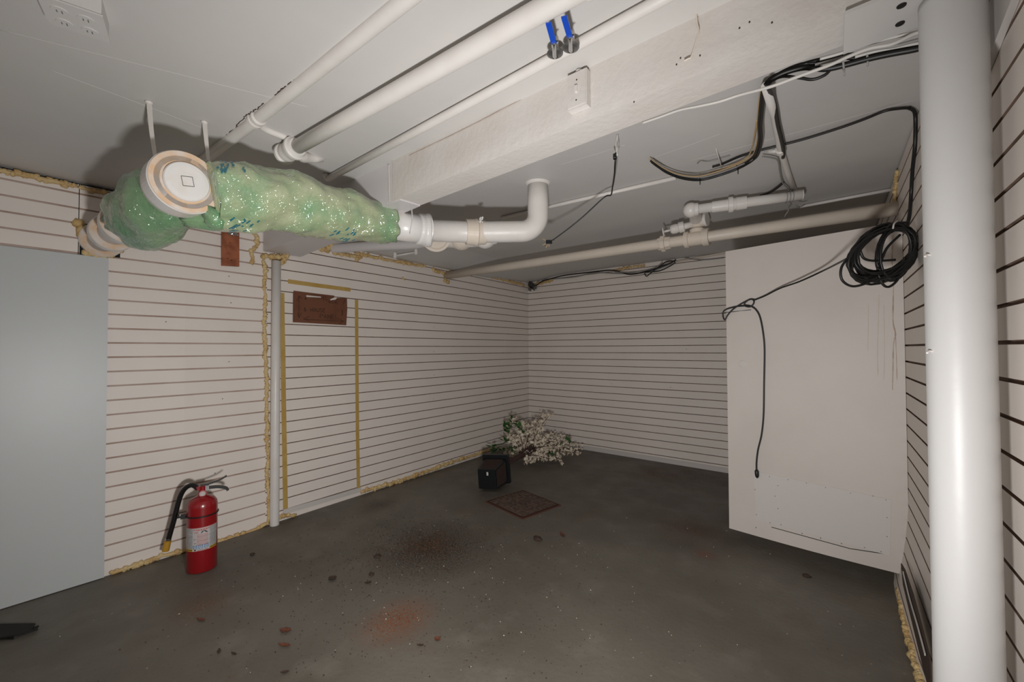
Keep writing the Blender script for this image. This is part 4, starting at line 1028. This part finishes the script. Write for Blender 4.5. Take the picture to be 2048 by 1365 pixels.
# small strap and string details in front of the ceiling
m = MB(); m.tube(smoothpath([cc(1395, 327, .003), cc(1402, 322, .006), cc(1420, 322, .004), cc(1460, 311, .005)], 5), .003, 6); o = build('staple_wire', m, WIREG); tag(o, 'thin grey wire stapled to the ceiling above the sagging loop', 'wire')
m = MB(); a = cc(1432, 297, .0); m.tube([a, cc(1437, 315, .02), cc(1444, 338, .045)], .0028, 6); o = build('cable_strap', m, WIREW); tag(o, 'narrow white strap holding the sagging loop up to the ceiling', 'strap')
cable('cable', 'short yellowed cable drooping down the face of the beam', [onY(x, y, 1.155) for x, y in ((1393, 22), (1394, 45), (1397, 62), (1390, 90), (1382, 114), (1377, 117), (1368, 122))], .0021, PIPE_Y)
m = MB()
for q in ((1385, 22), (1361, 116), (1395, 50), (1499, 44), (1479, 56), (1544, 45), (1353, 129), (1268, 204), (1400, 111)):
    build('nick', MB().ball(onY(*q, 1.1648), (.0022, .001, .003), 6, 5), CHIP, BEAM_O)

# ================================================================== switch box, blue valves, ceiling outlet
SW = thing('switch_box', 'white painted switch box mounted on the face of the beam', 'switch', onY(1155, 182, 1.165))
f = [onY(1134, 147, 1.140), onY(1171, 141, 1.140), onY(1176, 212, 1.140), onY(1139, 220, 1.140)]
c = sum(f, V())/4; w2 = .033; h2 = .057
m = MB(); m.box((c.x, 1.1515, c.z), (w2, 0, 0), (0, .0125, 0), (0, 0, h2)); build('box', m, BEAM, SW)
m = MB(); m.box((c.x-.001, 1.1375, c.z+.002), (w2-.002, 0, 0), (0, .0018, 0), (0, 0, h2-.004)); cp = build('cover_plate', m, BEAM, SW)
m = MB(); m.box((c.x, 1.133, c.z), (.004, 0, 0), (0, .004, 0), (0, .0, .010)); build('toggle', m, PIPE, cp)
m = MB(); m.lathe((c.x, 1.1362, c.z+.03), (0, -1, 0), [(0, .003), (.001, .0025)], 8); m.lathe((c.x-.002, 1.1362, c.z-.033), (0, -1, 0), [(0, .003), (.001, .0025)], 8); build('screw', m, CHIP, cp)
m = MB(); m.tube([V((c.x, 1.15, c.z+h2)), V((c.x+.001, 1.152, ceil_z(c.x, 1)-.005))], .011, 12); build('conduit_stub', m, BEAM, SW)
for i, (x0, y0, x1, y1, lb) in enumerate(((1097, 45, 1108, 98, 'left of two blue-handled ball valves below the thick ceiling pipe'), (1128, 32, 1140, 86, 'right of two blue-handled ball valves below the thick ceiling pipe'))):
    b0 = onC(x1+2, y1+8, .045, False)
    BV = thing('ball_valve', lb, 'valve', b0, 'blue-handled valves under the ceiling')
    h0 = onC(x1, y1-11, .066, False); tipp = onC(x0, y0+1, .068, False); hd = (tipp-h0).normalized()
    m = MB(); m.lathe(b0, (0, 0, -1), [(0, .023), (.002, .023), (.0045, .018), (.006, .010)], 28); build('escutcheon', m, STEEL, BV)
    m = MB(); m.lathe(b0, (0, 0, -1), [(.004, .009), (.012, .009)], 6); m.tube([b0-V((0, 0, .010)), b0-V((0, 0, .014))+hd*.008, h0, h0+hd*.006], .006, 12); build('stem', m, CHROME, BV)
    m = MB(); m.tube([b0, V((b0.x, b0.y, ceil_z(b0.x, b0.y)))], .010, 12); build('stub_pipe', m, PIPE, BV)
    m = MB(); m.bar(h0, tipp, .0145, .004); build('handle', m, BLUE, BV)
    m = MB(); s_ = hd.cross(V((0, 0, 1))).normalized(); s_ = s_ if s_.dot(_R) > 0 else -s_; m.bar(h0+hd*.004, h0+hd*.007+s_*.012, .003, .003); build('stop_tab', m, STEEL, BV)
# double outlet box on the ceiling at upper left
OB = thing('outlet_box', 'white painted double outlet box on the ceiling at the upper left', 'electrical box', onC(165, 30, 0, False))
zbx = .045
e0 = onC(98, 38, zbx, False); e1 = onC(216, 76, zbx, False); f0_ = onC(108, 3, zbx, False)
ex = (e1-e0); ex.z = 0; Lx = ex.length; ex.normalize(); ey = V((-ex.y, ex.x, 0)); ey = ey if ey.dot(V((0, 0, 0))-V((e0.x, e0.y, 0))) > 0 else -ey
Wb = .105; c = e0+ex*Lx/2+ey*Wb*.38; c.z = ceil_z(c.x, 0)-zbx/2
# the visible sloping face towards the far side carries the sockets; box depth hangs below the ceiling
m = MB(); m.box(c, ex*Lx/2, ey*Wb/2, V((0, 0, zbx/2))); build('box', m, CEIL, OB)
pz = c.z-zbx/2
m = MB(); m.box(V((c.x, c.y, pz-.002)), ex*(Lx/2+.003), ey*(Wb/2+.003), V((0, 0, .002))); cpl = build('cover_plate', m, CEIL, OB)
m = MB()
for ky, kx in ((-.55, -.45), (-.55, .40), (.35, -.45), (.35, .40)):
    q = V((c.x, c.y, pz-.004))+ex*kx*Lx/2+ey*ky*Wb/2
    build('socket_face', MB().lathe(q, (0, 0, -1), [(0, .0165), (.002, .016)], 20), CEIL, cpl)
for ky, kx in ((-.55, -.45), (-.55, .40), (.35, -.45), (.35, .40)):
    q = V((c.x, c.y, pz-.0063))+ex*kx*Lx/2+ey*ky*Wb/2
    m = MB(); m.box(q+ex*.004, ey*.005, ex*.0009, V((0, 0, .0005))); m.box(q-ex*.005, ey*.004, ex*.0009, V((0, 0, .0005))); build('slot', m, STEEL, cpl)

# ================================================================== planter with silk blossom tree
pc = onZ(974, 964, .085); axp = V((-.30, .95, .0)).normalized(); 
ppos = V((pc.x, pc.y, .105))
PT = thing('tipped_planter', 'black square plastic planter lying on its side with a white-blossomed silk tree', 'potted plant', (pc.x, pc.y, 0))
sx = V((axp.y, -axp.x, 0)); sz = V((0, 0, 1))
rot = math.radians(4); sxr = sx*math.cos(rot)+sz*math.sin(rot); szr = sz*math.cos(rot)-sx*math.sin(rot)
m = MB(); hb, ht_, dp = .080, .105, .20
tilt = V((0, 0, .02))
def sq(t, h): c = ppos+axp*t+V((0, 0, (h-.08)*.8)); return [c+sxr*i*h+szr*j*h for i, j in ((-1, -1), (1, -1), (1, 1), (-1, 1))]
a = sq(0, hb); b2 = sq(dp, ht_); vs = a+b2
m.add(vs, [(0, 1, 2, 3), (0, 4, 5, 1), (1, 5, 6, 2), (2, 6, 7, 3), (3, 7, 4, 0)]); 
ai = sq(.01, hb-.006); bi = sq(dp, ht_-.006); m.add(ai+bi, [(3, 2, 1, 0), (1, 5, 4, 0), (2, 6, 5, 1), (3, 7, 6, 2), (0, 4, 7, 3)]); m.add(b2+bi, [(0, 4, 5, 1), (1, 5, 6, 2), (2, 6, 7, 3), (3, 7, 4, 0)])
pot = build('pot', m, BLACKP, PT)
m = MB(); r0, r1_ = sq(dp-.01, ht_+.016), sq(dp+.022, ht_+.018); r2, r3 = sq(dp-.01, ht_-.004), sq(dp+.022, ht_-.010)
m.add(r0+r1_+r2+r3, [(0, 4, 5, 1), (1, 5, 6, 2), (2, 6, 7, 3), (3, 7, 4, 0), (4, 12, 13, 5), (5, 13, 14, 6), (6, 14, 15, 7), (7, 15, 12, 4), (0, 1, 9, 8), (1, 2, 10, 9), (2, 3, 11, 10), (3, 0, 8, 11)])
build('rim', m, BLACKP, pot)
m = MB()
SOILR = mat('pot_ridge', (.045, .022, .014, 1), .7)
for i in range(12):
    t = .02+i*.0135; h = hb+(ht_-hb)*t/dp+.001; q = sq(t, h)
    m.bar(q[1].lerp(q[2], .10), q[1].lerp(q[2], .9), .003, .003); m.bar(q[2].lerp(q[3], .10), q[2].lerp(q[3], .9), .003, .003)
build('ridge', m, SOILR, pot)
m = MB(); q = ppos-axp*.001; m.slab([q+sxr*x_*.01+szr*(.045+z_*.014)-axp*.001+sxr*.008 for x_, z_ in ((-.8, -1), (.8, -1), (.8, 1), (-.8, 1))], -axp*.001); build('sticker', m, STICKER, pot)
# trunk bundle, twigs, blossoms, leaves
R4 = random.Random(21)
rim = ppos+axp*(dp-.02)
m = MB(); tw = []
fork = [D(1052, 912, 4.2), D(1060, 905, 4.3), D(1048, 905, 4.2), D(1066, 900, 4.35)]
for f_ in fork:
    f_.z = max(f_.z, .05)
    P = smoothpath([rim+V((R4.uniform(-.05, .05), 0, R4.uniform(-.04, .05))), rim.lerp(f_, .5)+V((R4.uniform(-.02, .02), 0, .02)), f_], 6)
    m.tube(P, [.011-.004*i/len(P) for i in range(len(P))], 8)
build('stem', m, TWIG, PT)
tips = [(1020, 850), (1012, 862), (1028, 842), (1040, 846), (1050, 852), (1062, 850), (1078, 838), (1090, 830), (1100, 829), (1085, 845), (1010, 880), (1030, 905), (1040, 870), (1060, 870), (1098, 872), (1110, 868), (1125, 872), (1135, 880), (1150, 890), (1158, 897), (1140, 904), (1155, 906), (1128, 925), (1120, 915), (1105, 922), (1090, 920), (1070, 925), (1055, 927), (1005, 905), (1018, 908), (1080, 880), (1095, 895), (1110, 900), (1045, 885), (1118, 888), (1075, 860), (1022, 868), (1034, 880)]
bt = MB(); bl_ = MB(); lf = MB()
def blossom(p, s):
    nrm = V((R4.uniform(-1, 1), R4.uniform(-1.6, .4), R4.uniform(-.4, 1.2))).normalized(); u, w_ = basis(nrm)
    for k in range(5):
        a = 2*math.pi*k/5+R4.random(); dr = u*math.cos(a)+w_*math.sin(a); sd = nrm.cross(dr)
        bl_.add([p, p+dr*s*.6+sd*s*.42+nrm*s*.15, p+dr*s*1.1+nrm*s*.3, p+dr*s*.6-sd*s*.42+nrm*s*.15], [(0, 1, 2, 3)], 0)
for i, tpx in enumerate(tips):
    f_ = fork[i % 4]; Zf = (f_-V((0, 0, ZO))).dot(_F)
    Zt = Zf+R4.uniform(.1, .45)
    if tpx[1] > 905: Zt = (onZ(tpx[0], tpx[1], .03)-V((0, 0, ZO))).dot(_F)
    e_ = D(tpx[0]+R4.uniform(-3, 3), tpx[1]+R4.uniform(-2, 2), Zt)
    e_.x = max(e_.x, xL(e_.y)+.04); e_.y = min(e_.y, 4.30); e_.z = max(e_.z, .03)
    mid = f_.lerp(e_, .5)+V((R4.uniform(-.03, .03), R4.uniform(-.03, .03), R4.uniform(0, .05)))
    P = smoothpath([f_, mid, e_], 7); bt.tube(P, [.004-.002*k/len(P) for k in range(len(P))], 6)
    for k, p in enumerate(P):
        if k < 5: continue
        for _ in range(4 if k % 2 else 3):
            blossom(p+V((R4.uniform(-.03, .03), R4.uniform(-.03, .03), R4.uniform(-.025, .03))), R4.uniform(.011, .019))
for q, n_l in (((1022, 852), 9), ((1015, 860), 8), ((1040, 858), 6), ((1012, 885), 7), ((1014, 898), 8), ((1135, 886), 3), ((1000, 903), 8), ((985, 900), 8), ((1030, 842), 4), ((1095, 905), 5), ((1025, 905), 6)):
    for _ in range(n_l):
        Zt = 4.25+R4.uniform(-.1, .2); p = D(q[0]+R4.uniform(-7, 7), q[1]+R4.uniform(-6, 6), Zt); p.x = max(p.x, xL(p.y)+.03); p.z = max(p.z, .03); p.y = min(p.y, 4.3)
        dr = V((R4.uniform(-1, 1), R4.uniform(-1, .3), R4.uniform(-.3, 1))).normalized(); u, w_ = basis(dr); s = R4.uniform(.05, .085)
        lf.add([p, p+dr*s*.4+u*s*.38, p+dr*s+w_*s*.1, p+dr*s*.4-u*s*.38], [(0, 1, 2), (0, 2, 3)], 0)
build('twig', bt, TWIG, PT); build('blossom', bl_, PETAL, PT); build('leaf', lf, LEAF, PT)

# ================================================================== floor: grate, debris, bracket
q = [onZ(*p, .006) for p in ((970, 1003), (1046, 980), (1122, 1010), (1045, 1038))]
GT = thing('floor_grate', 'rusty square iron drain cover set in the floor in front of the black planter', 'drain cover', (sum(q, V())/4))
m = MB(); m.slab([V((p.x, p.y, .004)) for p in q], V((0, 0, -.012)), 0); build('frame', m, RUSTE, GT)
ce = sum(q, V())/4; m = MB(); qi = [ce+(p-ce)*.88 for p in q]
m.slab([V((p.x, p.y, .005)) for p in qi], V((0, 0, .003)), 0)
for i in range(1, 9):
    a, c_ = qi[0].lerp(qi[1], i/9), qi[3].lerp(qi[2], i/9); m.bar(V((a.x, a.y, .009)), V((c_.x, c_.y, .009)), .010, .003)
for i in range(1, 9):
    a, c_ = qi[0].lerp(qi[3], i/9), qi[1].lerp(qi[2], i/9); m.bar(V((a.x, a.y, .0095)), V((c_.x, c_.y, .0095)), .006, .003)
build('cover', m, RUST, GT)
m = MB()
for i in range(4): 
    a, c_ = ce+(q[i]-ce)*.92, ce+(q[(i+1) % 4]-ce)*.92; m.bar(V((a.x, a.y, .0045)), V((c_.x, c_.y, .0045)), .006, .002)
build('gap', m, DARK, GT)
def leafmesh(px_, py_, L, W, ang, mt, curl=.25, zz=.004):
    c = onZ(px_, py_, zz); d = V((math.cos(ang), math.sin(ang), 0)); s = V((-d.y, d.x, 0)); m = MB(); n = 8; vs = []
    for i in range(n+1):
        t = i/n; wd = W/2*math.sin(math.pi*t)**.8*(1+.3*math.sin(i*2.3)); z = curl*L*.3*abs(t-.5)
        p = c+d*L*(t-.5)
        vs += [p+s*wd+V((0, 0, z+curl*W*.4)), p+V((0, 0, z)), p-s*wd+V((0, 0, z+curl*W*.3))]
    fs = []
    for i in range(n): fs += [(i*3, i*3+1, i*3+4, i*3+3), (i*3+1, i*3+2, i*3+5, i*3+4)]
    o_ = len(vs); vs += [v-V((0, 0, .0012)) for v in vs]; fs += [tuple(x+o_ for x in f[::-1]) for f in fs]
    m.add(vs, fs); return m
LV = [(571, 1262, .05, .03, .6, 'pinkish curled dead leaf on the floor below the extinguisher, above the orange one'), (569, 1291, .055, .018, .5, 'thin orange dead leaf on the floor near the front left'),
      (665, 1158, .045, .04, .2, 'dark red-brown crumpled leaf between the extinguisher and the dirt patch'), (736, 1166, .035, .018, 1.0, 'small orange leaf scrap just below the dark dirt patch'),
      (468, 1308, .03, .010, .3, 'short dark leaf sliver near the bottom of the picture'), (438, 1303, .03, .012, -.4, 'short brown leaf sliver left of a darker one near the bottom'),
      (570, 1345, .03, .012, .9, 'dark leaf fragment lying closest to the bottom edge'), (402, 1240, .05, .014, .4, 'thin reddish leaf on the brown dust patch below the extinguisher'),
      (1125, 1070, .07, .022, -.6, 'brown curled leaf on the floor right of the dirt patch'), (841, 1291, .03, .010, .6, 'dark twig scrap below the orange rust stain'),
      (875, 1279, .03, .022, .1, 'small brown leaf crumb right of the orange rust stain')]
for (x_, y_, L, W, an, lb) in LV:
    o = build('dead_leaf', leafmesh(x_, y_, L, W, an, LEAFB), LEAFB if 'dark' not in lb else CHIP); tag(o, lb, 'leaf', 'dead leaves on the floor')
for (x_, y_, s, lb) in ((505, 1109, .012, 'dark lump on the floor between the extinguisher and the slim pole'), (1075, 1078, .02, 'elongated dark crumb on the floor right of the dirt patch'), (743, 1149, .012, 'dark crumb at the lower left of the dirt patch'),
                        (754, 1113, .016, 'brown crumb at the left edge of the dirt patch'), (1613, 1152, .013, 'dark crumb on the floor below the door')):
    m = MB(); m.ball(onZ(x_, y_, s*.35), (s*1.4, s, s*.5), 10, 6, amp=.6, fr=60); o = build('soil_crumb', m, CHIP); tag(o, lb, 'crumb', 'dark crumbs on the floor')
m = MB(); R5 = random.Random(3)
c0 = onZ(855, 1092, 0)
def grit(cx_, cy_, sx_, sy_, n, s0, s1, mi, hmax=.0):
    for _ in range(n):
        x_ = R5.gauss(cx_, sx_); y_ = R5.gauss(cy_, sy_); s = R5.uniform(s0, s1)
        if not (-2.95 < x_ < .1 and .2 < y_ < 4.2): continue
        a = R5.random()*6.28; z = .0006
        v = [V((x_+math.cos(a+k*2.1)*s, y_+math.sin(a+k*2.1)*s, z)) for k in range(3)]+[V((x_, y_, z+s*.9))]
        m.add(v, [(0, 2, 1), (0, 1, 3), (1, 2, 3), (2, 0, 3)], mi)
grit(c0.x, c0.y, .20, .17, 1900, .0014, .0048, 0); grit(c0.x, c0.y, .07, .06, 900, .0016, .005, 0)
c1_ = onZ(800, 1240, 0); grit(c1_.x, c1_.y, .07, .06, 500, .001, .0022, 1)
grit(-1.7, 1.4, .55, .45, 1500, .0012, .0042, 2); grit(-1.6, 1.3, .7, .6, 160, .002, .0045, 3); grit(-.8, 2.2, .5, .6, 40, .002, .0045, 3)
o = build('scattered_grit', m, [SOIL, mat('rust_grit', (.20, .07, .03, 1), .9), CHIP, PCHIP]); tag(o, 'dark soil grit scattered over the middle of the grey floor', 'dirt', kind='stuff')
IRON = mat('dark_iron', (.010, .009, .008, 1), .75)
# dark metal bracket at the lower left
BK = thing('metal_bracket', 'dark metal bracket lying on the floor at the lower left edge under the grey panel', 'bracket', onZ(40, 1268, 0))
m = MB()
q = [onZ(-60, 1249, .03), onZ(71, 1247, .03), onZ(64, 1258, .025), onZ(30, 1270, .02), onZ(-60, 1285, .02)]
m.slab(q, V((0, 0, -.006))); m.slab([onZ(-60, 1262, .012), onZ(30, 1262, .012), onZ(27, 1280, .002), onZ(-60, 1282, .002)], V((0, 0, .004))); build('plate', m, IRON, BK)
m = MB(); m.bar(onZ(35, 1271, .010), onZ(76, 1258, .010), .010, .010); m.bar(onZ(38, 1266, .014), onZ(78, 1253, .014), .006, .006); build('prong', m, IRON, BK)
m = MB(); m.lathe(onZ(15, 1269, .008), (.2, -.4, 1), [(0, .010), (.010, .010), (.010, .004)], 10); build('bolt', m, STEEL, BK)

# drop the helper property
for o in bpy.data.objects:
    if '_w' in o: del o['_w']
